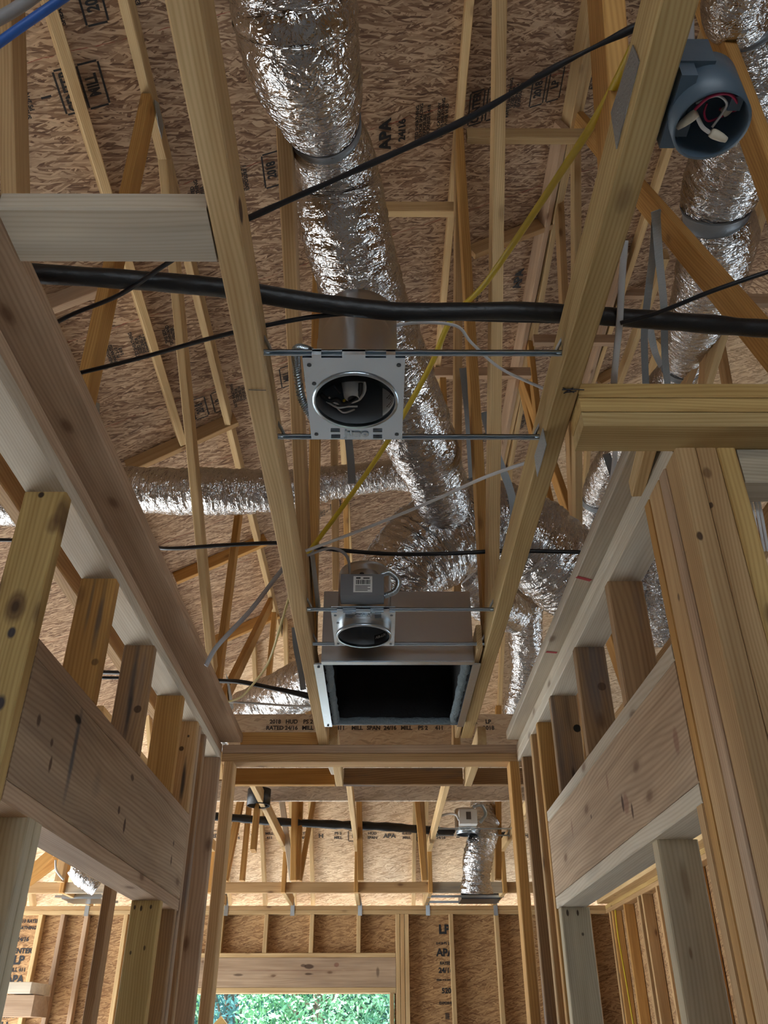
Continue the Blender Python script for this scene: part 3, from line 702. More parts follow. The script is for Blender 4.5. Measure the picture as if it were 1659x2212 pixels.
# ================================================================== rough OSB beams and back room framing
tag(panel('osb_band', W(-.8, 4.42, 1.20), Vector((1, 0, 0)), Vector((0, 0, 1)), 2.1, .285, OSBL, .03), 'stamped sheathing strip beyond hall end under the duct box', 'strip')
def band_stamp(x0, z, y, texts):
    mb = MB()
    for i, s_ in enumerate(texts):
        for j, q in enumerate(s_.split('|')): add_text(mb, q, i*.088, -j*.034, .030)
    mw = mwf.copy(); mw.translation = W(x0, y+.002, z); mb.build('panel_stamp', INKF, mw, bpy.data.objects['osb_band'])
band_stamp(-.56, 1.44, 4.396, ['2018|RATED', 'HUD|24/16', 'PS 2|MILL', 'SPAN|APA', 'MILL|411', 'PS 2-10|MILL', 'HUD|SPAN', 'APA|24/16', 'LP|MILL', '7/16|PS 2', 'MILL|411', 'SEAL|16', 'APA|24', 'LP|2018'])
tag(panel('osb_band', W(-3.6, 6.6, 1.54), Vector((1, 0, 0)), Vector((0, 0, 1)), 5.8, .15, OSBG, .03), 'greyish sheathing strip across the raised back room chords', 'strip')
box('top_edge', -3.6, 2.2, 6.58, 6.62, 1.691, 1.70, BR, bpy.data.objects['osb_band.001'])
DX = (-3.50, -2.84, -2.18, -1.52, -.861, -.207, .459, 1.127, 1.79)
names = ['leftmost', 'second from left', 'third from left', 'fourth from left', 'fifth from left, carrying the round black box', 'the middle one seen in the hall end opening', 'just left of the far ceiling light', 'just right of the far ceiling light', 'rightmost']
BT = {}
for X, nm in zip(DX, names):
    T = thing('roof_truss', W(X, 6, 1.105), 'back room truss with stepped-up chord, '+nm, 'roof truss'); BT[X] = T
    h = TW/2
    box('low_chord', X-h, X+h, 3.70, 4.42, 1.106, 1.19, LT, T, axis=1)
    box('raised_chord', X-h, X+h, 4.42, 8.20, 1.447, 1.537, LT, T, axis=1)
    box('riser', X-h, X+h, 8.12, 8.20, 1.106, 1.447, OR, T, axis=2)
    box('low_chord', X-h, X+h, 8.20, 9.05, 1.106, 1.19, LT, T, axis=1)
    y1 = 4.95 if X < 1 else 4.2
    a = W(X, 9.3, 1.2-.07); b2 = W(X, y1, 1.2+S2*(9.3-y1)-.07)
    beam('top_chord', a, b2, TW, .085, LT, Vector((0, 0, 1)), T)
def web2(X, p0, p1, m, up=True, dn_=True):
    T = BT[X]; a = onX(*p0, X); b = onX(*p1, X)
    if a.z < b.z: a, b = b, a
    d = (a-b).normalized()
    if up:
        # meet the sloping chord
        f = lambda q: (q.z-H)+S2*q.y-(1.13+S2*9.3)
        k = 0
        while f(a) < 0 and k < 200: a = a+d*.02; k += 1
        while f(a) > 0 and k < 400: a = a-d*.02; k += 1
    zb = 1.5 if b.y < 8.15 else 1.15
    if dn_ and d.z > .05: b = b-d*((b.z-(zb+H))/d.z)
    n = Vector((0, -d.z, d.y)); mid = (a+b)/2-Vector((0, 0, H))
    if n.dot(mid) < 0: n = -n
    beam('web', a+n*.04, b+n*.04, TW, .085, m, n, T)
def web2y(X, p0, p1, Y, m, w_=.04):
    a = onY(*p0, Y); b = onY(*p1, Y); d = (a-b).normalized()
    zt = H+1.2+S2*(9.3-Y)-.1; a = a+d*((zt-a.z)/d.z); b = b-d*max(0, (b.z-H-1.2)/d.z)
    beam('web', a, b, w_, .085, m, Vector((0, 1, 0)), BT[X])
web2y(-1.52, (511, 1775), (485, 1903), 7.7, OR, .055); web2y(-1.52, (535, 1775), (523, 1903), 7.75, OR)
web2y(-.861, (638, 1690), (634, 1903), 7.5, OR, .05); web2y(-.861, (650, 1690), (642, 1903), 7.6, OR, .05)
web2y(-.861, (617, 1790), (632, 1903), 7.9, WT, .05); web2y(-.861, (668, 1785), (647, 1903), 8.0, OR, .04)
web2y(-.207, (776, 1760), (779, 1903), 7.6, OR, .05); web2y(.459, (904, 1760), (917, 1903), 7.6, OR, .045); web2y(.459, (913, 1760), (920, 1903), 7.7, LT, .04)
web2y(1.127, (1076, 1760), (1076, 1900), 7.6, OR, .05)
web2y(-2.84, (137, 1860), (128, 1905), 7.6, TN, .06)
beam('web', onY(60, 1905, 7.8), onY(135, 1850, 7.8), .085, .04, OR, Vector((0, 1, 0)), BT[-2.84]); beam('web', onY(60, 1890, 7.6), onY(110, 1845, 7.6), .085, .04, OR, Vector((0, 1, 0)), BT[-2.84])
def chord2(x, m, label):
    a = onR2(x, 1950, .055); r = a.x; b2 = W(r, 4.95, 1.2+S2*(9.3-4.95)-.055)
    a = W(r, 9.3, 1.2-.055)
    return tag(beam('jack_rafter', a, b2, TW, .085, m), label, 'rafter')
chord2(573, LT, 'bright jack rafter in back room roof left of fifth truss')
chord2(676, LT, 'bright jack rafter in back room roof between truss webs')
chord2(893, LT, 'bright jack rafter in back room roof left of far foil duct')
# blocking rows
for i in range(len(DX)-1):
    a, b2 = DX[i], DX[i+1]
    st = (i in (2, 6, 1))
    where = ['at the far left', 'over the adjoining room beside leftmost', 'above the left doorway view', 'hidden mostly by the left corner', 'left in the hall end opening', 'centre in the hall end opening', 'grey stained, right in the hall end opening', 'at the right jamb']
    tag(box('chord_block', a+.02, b2-.02, 8.16, 8.20, 1.107, 1.197, GY if st else TN, axis=0), 'block between step risers, '+where[i], 'block')
for x0, x1, mm, lb in ((-.80, -.23, OR, 'brown block with ink letters left in the row just past hall end'), (-.185, .43, BR, 'grey stained block in the middle of the row just past hall end'), (.48, 1.1, BR, 'dark stained block at right of the row just past hall end')):
    tag(box('step_block', x0, x1, 4.38, 4.418, 1.105, 1.19, mm, axis=0), lb, 'block')
tag(beam('short_scab', W(-.245, 3.79, 1.125), W(-.215, 4.2, 1.125), .05, .035, WT), 'whitish short board end beside middle chord past the opening', 'board')
# back wall framing
BW = 9.0
plate('top_plate', -5.5, 2.22, BW, BW+.09, 1.03, 1.067, LT, 'lower top plate along back wall under trusses')
plate('top_plate', -5.5, 2.22, BW, BW+.09, 1.068, 1.105, TN, 'upper top plate along back wall carrying metal ties')
hw = thing('window_header', W(-.9, BW, .36), 'long knotty header board over the back window', 'header')
box('header_board', -2.04, .155, BW, BW+.09, .407, .655, HD, hw, axis=0); box('top_flat_board', -2.04, .155, BW, BW+.09, .656, .694, LT, hw, axis=0); box('bottom_flat_board', -2.04, .155, BW, BW+.09, .36, .406, LT, hw, axis=0)
for x, nm in ((-1.98, 'hidden leftmost'), (-1.535, 'leftmost visible'), (-1.10, 'second visible'), (-.655, 'third visible'), (-.20, 'rightmost visible')):
    tag(box('cripple_stud', x-.02, x+.02, BW, BW+.09, .695, 1.029, LT, axis=2), 'short stud above back window header, '+nm, 'stud')
for x, z1, nm, mm in ((.118, .36, 'trimmer under right end of window header', TN), (.178, 1.029, 'king stud right of back window', LT), (.222, 1.029, 'second stud doubled right of back window', TN), (.266, 1.029, 'third stud doubled right of back window', LT),
                  (.700, 1.029, 'back wall stud beside the vertical ink stamps', LT), (1.145, 1.029, 'back wall stud left of the right jamb', LT), (1.60, 1.029, 'back wall stud behind the right jamb', LT), (2.05, 1.029, 'back wall stud in the corner seen through right doorway', TN),
                  (-2.07, 1.029, 'king stud left of back window', LT), (-2.47, 1.029, 'back wall stud right of the lone stud through left doorway', LT), (-2.855, 1.029, 'third back wall stud through left doorway', PK), (-3.085, 1.029, 'second back wall stud through left doorway', PK), (-3.30, 1.029, 'first back wall stud through left doorway, beside ink stamps', LT), (-3.74, 1.029, 'back wall stud left of the ink stamps', LT)):
    tag(box('wall_stud', x-.02, x+.02, BW, BW+.09, -H, z1, mm, axis=2), nm, 'stud')
tag(box('window_sill_board', -2.04, .10, BW, BW+.09, -.66, -.62, LT, axis=0), 'rough sill board under the back window opening', 'sill')
tag(beam('brace_board', W(-1.9, 9.15, -.3), W(-1.45, 9.15, .15), .04, .09, YL), 'yellow brace board crossing the lower left corner of window', 'board')
stud(4.2, 4.29, (-1.275, -1.235), -H, 1.03, BR, 'lone dark stud standing beyond the left doorway')
# ledge box at the far left
lb = thing('boxed_ledge', W(-3.2, 8.4, 0), 'small boxed wooden ledge in front of stamped back wall', 'ledge')
def boxpx(name, x0, x1, y0, y1, Y, dep, m, par):
    a = onY(x0, y0, Y); b2 = onY(x1, y1, Y); return box(name, a.x, b2.x, Y, Y+dep, b2.z-H, a.z-H, m, par, axis=0)
boxpx('ledge_cap', 18, 64, 2121, 2146, 8.4, .5, WT, lb); boxpx('ledge_face', 4, 66, 2149, 2196, 8.45, .4, PK, lb); boxpx('ledge_side_board', 60, 73, 2127, 2160, 8.9, .1, LT, lb)
# right side wall of back room
plate('side_wall_plate', 2.22, 2.31, 5.6, 9.0, 1.03, 1.067, TN, 'lower plate of the side wall seen through right doorway')
plate('side_wall_plate', 2.22, 2.31, 5.6, 9.0, 1.068, 1.105, YL, 'upper plate of the side wall seen through right doorway')
plate('side_wall_backer', 2.12, 2.25, 5.6, 8.9, 1.106, 1.14, LT, 'whitish flat board on the side wall seen through right doorway', 'board')
for y, nm in ((8.86, 'farthest'), (8.76, 'second farthest'), (8.30, 'third, right of yellow cable'), (7.82, 'fourth'), (7.69, 'fifth'), (7.25, 'sixth'), (6.8, 'seventh'), (6.35, 'eighth'), (5.9, 'nearest')):
    tag(box('wall_stud', 2.22, 2.31, y, y+.038, -H, 1.029, OR if int(y*10) % 2 else TN, axis=2), 'side wall stud through right doorway, '+nm, 'stud')
# metal ties on the back plates
for x, nm in ((-1.50, 'leftmost in hall end opening'), (-.85, 'second in hall end opening'), (-.19, 'middle in hall end opening'), (.475, 'fourth in hall end opening'), (1.14, 'rightmost in hall end opening'), (-2.86, 'seen through left doorway')):
    mb = MB(); mb.box(-.02, .02, -.0015, .0015, -.075, .02)
    mb.add([(-.02, 0, .02), (.02, 0, .02), (0, -.03, .12), (-.03, -.03, .12), (-.02, .003, .02), (.02, .003, .02), (0, -.027, .12), (-.03, -.027, .12)], [(0, 1, 2, 3), (7, 6, 5, 4), (0, 4, 5, 1), (3, 2, 6, 7), (0, 3, 7, 4), (1, 5, 6, 2)])
    tag(mb.build('truss_tie', STEEL, Matrix.Translation(W(x, 8.995, 1.09))), 'small metal truss tie on back wall plate, '+nm, 'metal tie')

# ================================================================== duct box over the hall
X0, X1, Y0, Y1 = -.20, .325, 2.72, 3.40
bx_ = thing('duct_box', W(.06, 3.06, 1.1), 'sheet metal return air box open downward between the joists', 'duct box')
t_ = .012
mb = MB(); mb.box(X0, X1, Y0-.002, Y0, 1.10, 1.372); mb.box(X0, X1, Y1, Y1+.002, 1.10, 1.372); mb.box(X0-.002, X0, Y0, Y1, 1.10, 1.372); mb.box(X1, X1+.002, Y0, Y1, 1.10, 1.372); mb.box(X0, X1, Y0, Y1, 1.372, 1.374)
mb.build('sheet_metal_shell', SPUN, Matrix.Translation((0, 0, H)), bx_)
mb = MB(); q = .018
mb.box(X0, X1, Y0, Y0+q, 1.105, 1.36); mb.box(X0, X1, Y1-q, Y1, 1.105, 1.36); mb.box(X0, X0+q, Y0, Y1, 1.105, 1.36); mb.box(X1-q, X1, Y0, Y1, 1.105, 1.36); mb.box(X0, X1, Y0, Y1, 1.352, 1.37)
mb.build('black_duct_liner', LIN, Matrix.Translation((0, 0, H)), bx_)
mb = MB(); mb.box(X0-.028, X0+.004, Y0, Y1, 1.092, 1.098); mb.build('bright_flange', BRIGHT, Matrix.Translation((0, 0, H)), bx_)
mb = MB(); mb.box(X1-.004, X1+.024, Y0, Y1, 1.092, 1.098); mb.build('bright_flange', BRIGHT, Matrix.Translation((0, 0, H)), bx_)
mb = MB(); mb.box(X0, X1, Y0-.024, Y0+.003, 1.092, 1.097); mb.build('bright_flange', BRIGHT, Matrix.Translation((0, 0, H)), bx_)
def fuzzy(x0, x1, y0, y1, z0, z1):
    mb = MB(); nx = 40
    L = max(x1-x0, y1-y0); alongx = (x1-x0) > (y1-y0)
    pts = [Vector((x0+(x1-x0)*i/nx, (y0+y1)/2, (z0+z1)/2)) if alongx else Vector(((x0+x1)/2, y0+(y1-y0)*i/nx, (z0+z1)/2)) for i in range(nx+1)]
    r = min(x1-x0, y1-y0)/2
    v, f = tube_vf(pts, r, 12, 1, None, lambda i, a, p: r*.35*noise.noise(p*40+Vector((a, 0, 0)))); mb.add(v, f)
    mb.build('frayed_liner_edge', WOOL, Matrix.Translation((0, 0, H)), bx_, True)
fuzzy(X0+.002, X0+.034, Y0, Y1, 1.10, 1.13); fuzzy(X1-.036, X1-.004, Y0, Y1, 1.10, 1.13); fuzzy(X0, X1, Y1-.028, Y1, 1.10, 1.125); fuzzy(X0, X1, Y0, Y0+.014, 1.102, 1.115)
mb = MB(); mb.box(-.014, .014, -.016, .016, 0, .004); mb.lathe([(.001, -.004), (.006, -.003), (.006, 0)], 12); mb.build('washer_plate', JBOX, Matrix.Translation(W(.085, 3.05, 1.343)), bx_)
for p in ((X0-.012, Y0+.02), (X0-.012, Y1-.02)):
    mb = MB(); mb.lathe([(.0005, -.004), (.005, -.002), (.005, 0)], 10); mb.build('screw', DARKM, Matrix.Translation(W(p[0], p[1], 1.091)), bx_)

# ================================================================== recessed ceiling lights
def can_light(cx, cy_, z, label, xl, xr, flip=False, jbox=True, ringdrop=0.0, text='juno', inner=None, big=1.0, hh=.24, barz=.012, yb=(-.128, .128)):
    T = thing('recessed_light', W(cx, cy_, z), label, 'ceiling light')
    base = Matrix.Translation(W(cx, cy_, z)); hw = .1; R = .087
    # mounting plate with round hole and bent rim
    mb = MB(); n = 64; sq = []; ci = []
    for k in range(n):
        a = 2*math.pi*k/n; c_, s_ = math.cos(a), math.sin(a); q = max(abs(c_), abs(s_)); sq.append((hw*c_/q, (yb[1])*s_/q)); ci.append((R*c_, R*s_))
    for zz in (0, .002): mb.v += [Vector((x, y, zz)) for x, y in sq]+[Vector((x, y, zz)) for x, y in ci]
    for k in range(n):
        k2 = (k+1) % n; mb.f += [(k, k2, n+k2, n+k), (2*n+k, 3*n+k, 3*n+k2, 2*n+k2), (k, 2*n+k, 2*n+k2, k2)]
    mb.box(-hw, hw, yb[0]-.002, yb[0], 0, .022); mb.box(-hw, hw, yb[1], yb[1]+.002, 0, .022)
    P_ = mb.build('mounting_plate', BRIGHT, base, T)
    # embossed slots and holes
    ys = (-.112 if flip else .108)
    for sx in (-1, 1):
        for dy in (-.010, .012):
            mb = MB(); mb.tube([(sx*.046-.010, ys+dy, -.001), (sx*.046+.010, ys+dy, -.001)], .0035, 8, 2); mb.build('slot', DARKM, base, P_)
    for px_, py_ in ((-.088, -.11), (.088, -.11), (-.088, .112), (.088, .112), (-.082, -.055)):
        mb = MB(); mb.lathe([(.0005, -.0012), (.0045, -.0012)], 12, (px_, py_)); mb.build('screw_hole', DARKM, base, P_)
    mb = MB(); add_text(mb, text, 0, 0, .030)
    v = []; f = []; nv = len(mb.v)
    for q in mb.v: v.append(Vector((q.x, -q.y, -.0025)))
    for q in mb.v: v.append(Vector((q.x, -q.y, 0)))
    f = [tuple(p) for p in mb.f]
    rotm = Matrix.Translation((0, ys, 0)) @ (Matrix.Rotation(math.pi, 4, 'Z') if flip else Matrix.Identity(4))
    link('embossed_lettering', mesh_from('embossed_lettering', v, f), STEEL, base @ rotm, P_)
    # can
    mb = MB(); mb.lathe([(R, -ringdrop), (R, .02), (R*.985, hh*.62), (R*.80, hh*.80), (R*.55, hh), (.001, hh)], 56)
    body = mb.build('can_body', SPUN, base, T, True)
    mb = MB(); mb.lathe([(R-.003, -ringdrop), (R-.003, .02), (R*.96, hh*.6), (R*.76, hh*.78), (.001, hh*.8)], 56); mb.build('can_interior', INSIDE, base, body, True)
    mb = MB(); mb.lathe([(R-.004, -ringdrop-.003), (R+.002, -ringdrop-.003), (R+.002, -ringdrop+.006), (R-.004, -ringdrop+.006), (R-.004, -ringdrop-.003)], 64); mb.build('rim_ring', STEEL, base, body, True)
    # outer housing shell behind
    mb = MB(); ro = R*1.03*big; oy = .055
    mb.lathe([(ro, .024), (ro, hh*1.12), (ro*.94, hh*1.2), (.001, hh*1.22)], 56, (0, oy)); mb.build('outer_housing', SPUN, base, T, True)
    # hanger bars
    for yy in (yb[0]-.006, yb[1]+.006):
        mb = MB(); mb.box(xl-cx, xr-cx, yy-.0015, yy+.0015, barz-.009, barz+.003); mb.box(xl-cx, xr-cx, yy-.006, yy+.0015, barz-.001, barz+.001)
        mb.box(xl-cx, xr-cx, yy-.006, yy-.0045, barz-.004, barz+.001)
        hb = mb.build('hanger_bar', STEEL, base, T)
        for xe, sg in ((xl-cx, 1), (xr-cx, -1)):
            mb = MB(); mb.box(min(xe, xe+sg*.005), max(xe, xe+sg*.005), yy-.022, yy+.014, barz-.016, barz+.055)
            mb.tube([(xe+sg*.004, yy, barz), (xe+sg*.02, yy, barz), (xe+sg*.004, yy-.012, barz+.03)], .004, 6, 3)
            mb.build('bar_foot', STEEL, base, hb)
    for xx, wd in ((-.072, .018), (0, .045), (.072, .018)):
        mb = MB(); mb.box(xx-wd/2, xx+wd/2, yb[0]-.012, yb[0], -.001, .014); mb.build('bar_clip', BRIGHT, base, P_)
    return T, base, body
T, base, body = can_light(-.051, 1.345, 1.12, 'nearer recessed light can between the joists, open and wired', -.232, .363, hh=.25)
# socket, wires and label in the near can
mb = MB(); mb.lathe([(.012, .03), (.020, .038), (.026, .075), (.02, .11), (.001, .115)], 24, (-.006, .03)); mb.build('lamp_socket', WHI, base, body, True)
def wire(pts, r, m): mb = MB(); mb.tube([(x*1.2-.004, y*.9+.028, z*.62-.012) for x, y, z in pts], r*1.15, 6, 6); mb.build('wire', m, base, body, True)
wire([(-.045, -.06, .11), (-.035, -.03, .09), (-.025, -.01, .08)], .0022, INK); wire([(.015, -.05, .12), (.02, -.015, .09), (.005, .01, .07), (-.03, .02, .07), (-.045, .005, .08)], .002, WHI)
wire([(-.06, .0, .09), (-.045, .012, .075), (-.03, .005, .07), (-.02, .018, .065), (0, .012, .075), (.01, -.01, .08), (.012, -.03, .1)], .0045, INK)
wire([(-.05, .02, .08), (-.03, .03, .065), (-.01, .022, .06), (.005, .03, .07)], .002, WHI); wire([(-.035, .035, .08), (-.02, .045, .06), (0, .05, .08)], .0018, WHI)
mb = MB(); mb.lathe([(.0005, .03), (.004, .03), (.004, .04)], 12, (-.026, .045)); mb.build('brass_contact', YEL, base, body, True)
def curved_label(a0, a1, z0, z1, R, m, name, par, base):
    mb = MB(); n = 12
    for i in range(n+1):
        a = a0+(a1-a0)*i/n
        for z in (z0, z1): mb.v.append(Vector((R*math.cos(a), R*math.sin(a), z)))
    for i in range(n): mb.f.append((2*i, 2*i+1, 2*i+3, 2*i+2))
    return mb.build(name, m, base, par)
lab = curved_label(-.25, .80, .008, .10, .0815, PAPER, 'instruction_label', body, base)
mb = MB()
for k in range(11):
    z = .096-.0078*k; a1 = .65-.1*((k*7) % 3)
    for i in range(10):
        a = -.2+(a1+.2)*i/10; b_ = -.2+(a1+.2)*(i+.8)/10
        mb.add([(.0808*math.cos(a), .0808*math.sin(a), z), (.0808*math.cos(b_), .0808*math.sin(b_), z), (.0808*math.cos(b_), .0808*math.sin(b_), z-.003), (.0808*math.cos(a), .0808*math.sin(a), z-.003)], [(0, 1, 2, 3)])
mb.build('label_print', INKF, base, lab)
def conduit(T, base, pts, r=.0085, m=STEEL, name='flexible_conduit'):
    path = smooth_path([Vector(p) for p in pts], 24); fine = []
    for i in range(len(path)-1): fine += [path[i].lerp(path[i+1], k/3) for k in range(3)]
    v, f = tube_vf(fine, r, 14, 1, None, lambda i, a, p: r*.16*math.sin(i*1.05+a)); mb = MB(); mb.add(v, f); mb.build(name, m, base, T, True)
conduit(T, base, [(-.088, -.105, .04), (-.118, -.08, .07), (-.125, -.02, .08), (-.118, .05, .05), (-.095, .085, .02)])
T, base, body = can_light(-.051, 2.493, 1.12, 'farther recessed light can in front of the duct box with grey junction box', -.232, .363, flip=True, ringdrop=.022, hh=.20, big=1.0)
jb = MB(); jb.box(-.070, .064, -.20, -.136, .026, .098); J = jb.build('junction_box', JBOX, base, T)
mb = MB(); mb.box(-.03, .028, -.2015, -.2005, .035, .09); L_ = mb.build('barcode_label', PAPER, base, J)
mb = MB()
x = -.022
for k, wv in enumerate((2, 1, 3, 1, 1, 2, 1, 3, 2, 1, 1, 2, 3, 1, 2)):
    mb.box(x, x+wv*.0010, -.2022, -.2016, .062, .077); x += (wv+1.1)*.00105
for k in range(4): mb.box(-.024, .022-.008*(k % 2), -.2022, -.2016, .055-.005*k, .057-.005*k)
mb.box(-.022, -.008, -.2022, -.2016, .081, .086); mb.box(.0, .02, -.2022, -.2016, .081, .085); mb.build('barcode', INK, base, L_)
mb = MB(); mb.lathe([(.001, .118), (.007, .117), (.007, .098)], 16, (-.005, -.17)); mb.build('knockout_plug', INK, base, J, True)
conduit(T, base, [(.06, -.10, .15), (.085, -.13, .14), (.110, -.15, .10), (.10, -.17, .055), (.064, -.175, .035)], .008)
lab = curved_label(.42, 1.15, -.018, .014, .0815, INK, 'black_air_seal_label', body, base)
mb = MB(); add_text(mb, 'AIR-LOC', 0, 0, .0125)
vv = []
for q in mb.v:
    a = .79 - q.x/.081; vv.append(Vector((.0805*math.cos(a), .0805*math.sin(a), .004+q.y)))
mb2 = MB(); mb2.v = vv; mb2.f = mb.f; mb2.build('label_lettering', PAPER, base, lab)
c3 = onZ(1008, 1802, 1.447)
T, base, body = can_light(c3.x, c3.y, 1.455, 'small recessed light far back between the raised chords', .478, 1.108, hh=.17, ringdrop=.01)
jb = MB(); jb.box(-.075, .07, -.24, -.136, .026, .14); J = jb.build('junction_box', PAPER, base, T)
mb = MB(); mb.box(-.02, .02, -.2415, -.2405, .06, .12); mb.build('barcode_label', INKF, base, J)
conduit(T, base, [(.05, -.15, .18), (.12, -.15, .19), (.15, -.16, .12), (.10, -.17, .05)], .012)

# linear recessed fixtures seen edge-on by the back wall
for (x0, x1, y0, y1, lb_, xl, xr) in ((995, 1077, 1932, 1945, 'black shallow light housing hung edge-on at right by the back wall', 922, 1085), (140, 226, 1934, 1945, 'blue-lit shallow light housing hung edge-on through left doorway', 128, 240)):
    a = onY(x0, y1, 8.55); b2 = onY(x1, y0, 8.55)
    T = thing('flat_light_housing', ((a.x+b2.x)/2, 8.6, a.z), lb_, 'ceiling light')
    mb = MB(); mb.box(a.x, b2.x, 8.45, 8.8, a.z, b2.z); mb.build('housing_pan', STEEL if x0 < 500 else DARKM, Matrix.Identity(4), T)  # left black pan takes bluish steel colour for the blue light on it
    l = onY(xl, 1936, 8.55); r = onY(xr, 1936, 8.55)
    for yy in (8.44, 8.81):
        mb = MB(); mb.box(l.x, r.x, yy-.004, yy+.004, a.z+.01, a.z+.03); mb.build('hanger_bar', STEEL, Matrix.Identity(4), T)

# round plastic boxes
def round_box(c, r, h, m, label, open_=True):
    T = thing('round_electrical_box', c, label, 'electrical box'); base = Matrix.Translation(c)
    mb = MB(); mb.lathe([(r-.004, .004), (r-.004, h-.006), (.001, h-.006)], 40); mb.lathe([(r-.004, .0), (r, 0), (r, h*.98), (r*.96, h), (.001, h)], 40); mb.lathe([(r-.004, 0), (r-.004, .004)], 40)
    B = mb.build('box_shell', m, base, T, True)
    mb = MB(); mb.box(-r*.8, -r*.42, r*.15, r*.55, h*.2, h*.9); mb.build('screw_boss', m, base, B)
    mb = MB(); mb.box(r*.42, r*.75, -r*.6, -r*.2, h*.2, h*.9); mb.build('screw_boss', m, base, B)
    return T, B, base
c = atd(1503, 272, 1.165)
T, B, base = round_box(Vector((.462, c.y, c.z)), .053, .095, PVC, 'open blue-grey round electrical box full of wires beside right joist')
mb = MB(); mb.box(-.052, -.03, -.055, .055, .03, .11); mb.box(-.052, .0, -.058, -.048, .06, .115); mb.build('mounting_bracket', PVC, base, T)
def bw(name, pts, r, m): mb = MB(); mb.tube(pts, r, 8, 8); mb.build(name, m, base, B, True)
bw('red_wire_loop', [(-.025, -.015, .015), (-.012, -.035, .012), (.012, -.038, .015), (.03, -.025, .02), (.036, -.008, .025), (.02, .0, .04)], .0022, PINK)
bw('white_wire', [(-.02, -.015, .03), (0, -.032, .02), (.018, -.022, .02), (.02, -.005, .025), (.01, .015, .02)], .0018, WHI)
bw('white_wire', [(-.018, -.004, .015), (-.008, .008, .01), (.004, .016, .01)], .003, WHI)
bw('red_wire', [(-.005, -.015, .03), (-.004, 0, .03), (.006, .012, .03), (.024, .004, .03)], .0016, PINK)
for p0, p1 in (((-.022, -.012, .012), (-.042, .012, .014)), ((.006, .015, .008), (.030, .024, .004)), ((.022, .0, .03), (.034, -.012, .03))):
    a = Vector(p0); b2 = Vector(p1); mb = MB(); path = [a.lerp(b2, k/6) for k in range(7)]; v, f = tube_vf(path, [.006, .007, .007, .0065, .006, .005, .004], 10); mb.add(v, f); mb.build('wire_nut', TANW, base, B, True)
c = onZ(558, 1741, 1.44)
T, B, base = round_box(Vector((c.x, c.y, c.z)), .085, .12, BLK, 'round black box clamped on a raised chord in the back room')

# ================================================================== ducts
def dp(*pts): return [atd(x, y, d) for x, y, d in pts]
def rp(*pts): return [r*d/F for r, d in pts]
D1P = [W(-.22, -.5, 1.9), W(-.21, .2, 1.88)]+dp((622, -90, 1.70), (640, 30, 1.78), (655, 130, 1.88), (698, 268, 2.22), (722, 360, 2.42), (740, 460, 2.5), (762, 560, 2.6), (790, 650, 2.7), (826, 740, 2.8), (868, 850, 2.95), (902, 935, 3.15), (938, 1025, 3.4), (962, 1100, 3.62))
D1L = [(a-b).length for a, b in zip(D1P, D1P[1:])]; D1S = sum(D1L[:5])/sum(D1L)
duct([W(-.22, -.5, 1.9), W(-.21, .2, 1.88)]+dp((622, -90, 1.70), (640, 30, 1.78), (655, 130, 1.88), (698, 268, 2.22), (722, 360, 2.42), (740, 460, 2.5), (762, 560, 2.6), (790, 650, 2.7), (826, 740, 2.8), (868, 850, 2.95), (902, 935, 3.15), (938, 1025, 3.4), (962, 1100, 3.62)),
     [.13, .13]+rp((138, 1.7), (136, 1.78), (124, 1.88), (84, 2.22), (90, 2.42), (98, 2.5), (93, 2.6), (88, 2.7), (84, 2.8), (80, 2.95), (76, 3.15), (64, 3.4), (55, 3.62)),
     'large foil duct hanging down the middle of the picture from the top', 1, 1.0, ((D1S, .12),))
duct(dp((-120, 1090, 4.9), (60, 1085, 4.8), (250, 1062, 4.6), (420, 1062, 4.5), (600, 1060, 4.5), (740, 1040, 4.5), (860, 1028, 4.5), (960, 1045, 4.5)),
     rp((50, 4.9), (50, 4.8), (50, 4.6), (51, 4.5), (46, 4.5), (36, 4.5), (33, 4.5), (33, 4.5)), 'long horizontal foil duct crossing left behind the joist', 5, 1.1)
duct(dp((842, 1330, 3.62), (870, 1240, 3.66), (935, 1172, 3.75), (1020, 1130, 3.85), (1100, 1140, 3.9), (1170, 1185, 3.95), (1240, 1245, 4.05), (1320, 1300, 4.3)),
     rp((62, 3.62), (92, 3.66), (100, 3.75), (96, 3.85), (92, 3.9), (94, 3.95), (92, 4.05), (80, 4.3)), 'fat crumpled foil elbow above and right of the duct box', 9, 1.25)
duct(dp((1000, 1240, 4.3), (1040, 1290, 4.5), (1075, 1310, 4.7), (1110, 1330, 4.9)), rp((34, 4.3), (44, 4.5), (44, 4.7), (40, 4.9)), 'short foil branch tucked beside the right joist under the elbow', 13, 1.3)
duct(dp((1140, 1290, 5.1), (1136, 1330, 5.2), (1136, 1400, 5.3), (1132, 1450, 5.35), (1125, 1520, 5.4), (1112, 1590, 5.5)), rp((34, 5.1), (36, 5.2), (36, 5.3), (30, 5.35), (34, 5.4), (34, 5.5)), 'bright ribbed foil duct hanging between right joist and right plates', 17, 1.5)
DRP = [W(1.05, -.5, 2.6), W(1.02, .3, 2.55)]+dp((1610, -80, 2.35), (1612, 50, 2.55), (1622, 160, 2.7), (1600, 300, 2.95), (1560, 400, 3.15), (1546, 460, 3.25), (1552, 530, 3.4), (1520, 640, 3.8), (1492, 730, 4.4), (1472, 790, 4.7), (1430, 860, 5.0), (1370, 940, 5.4), (1318, 1010, 5.7), (1290, 1080, 6.0), (1272, 1160, 6.2))
DRL = [(a-b).length for a, b in zip(DRP, DRP[1:])]; drs = lambda k: sum(DRL[:k])/sum(DRL)
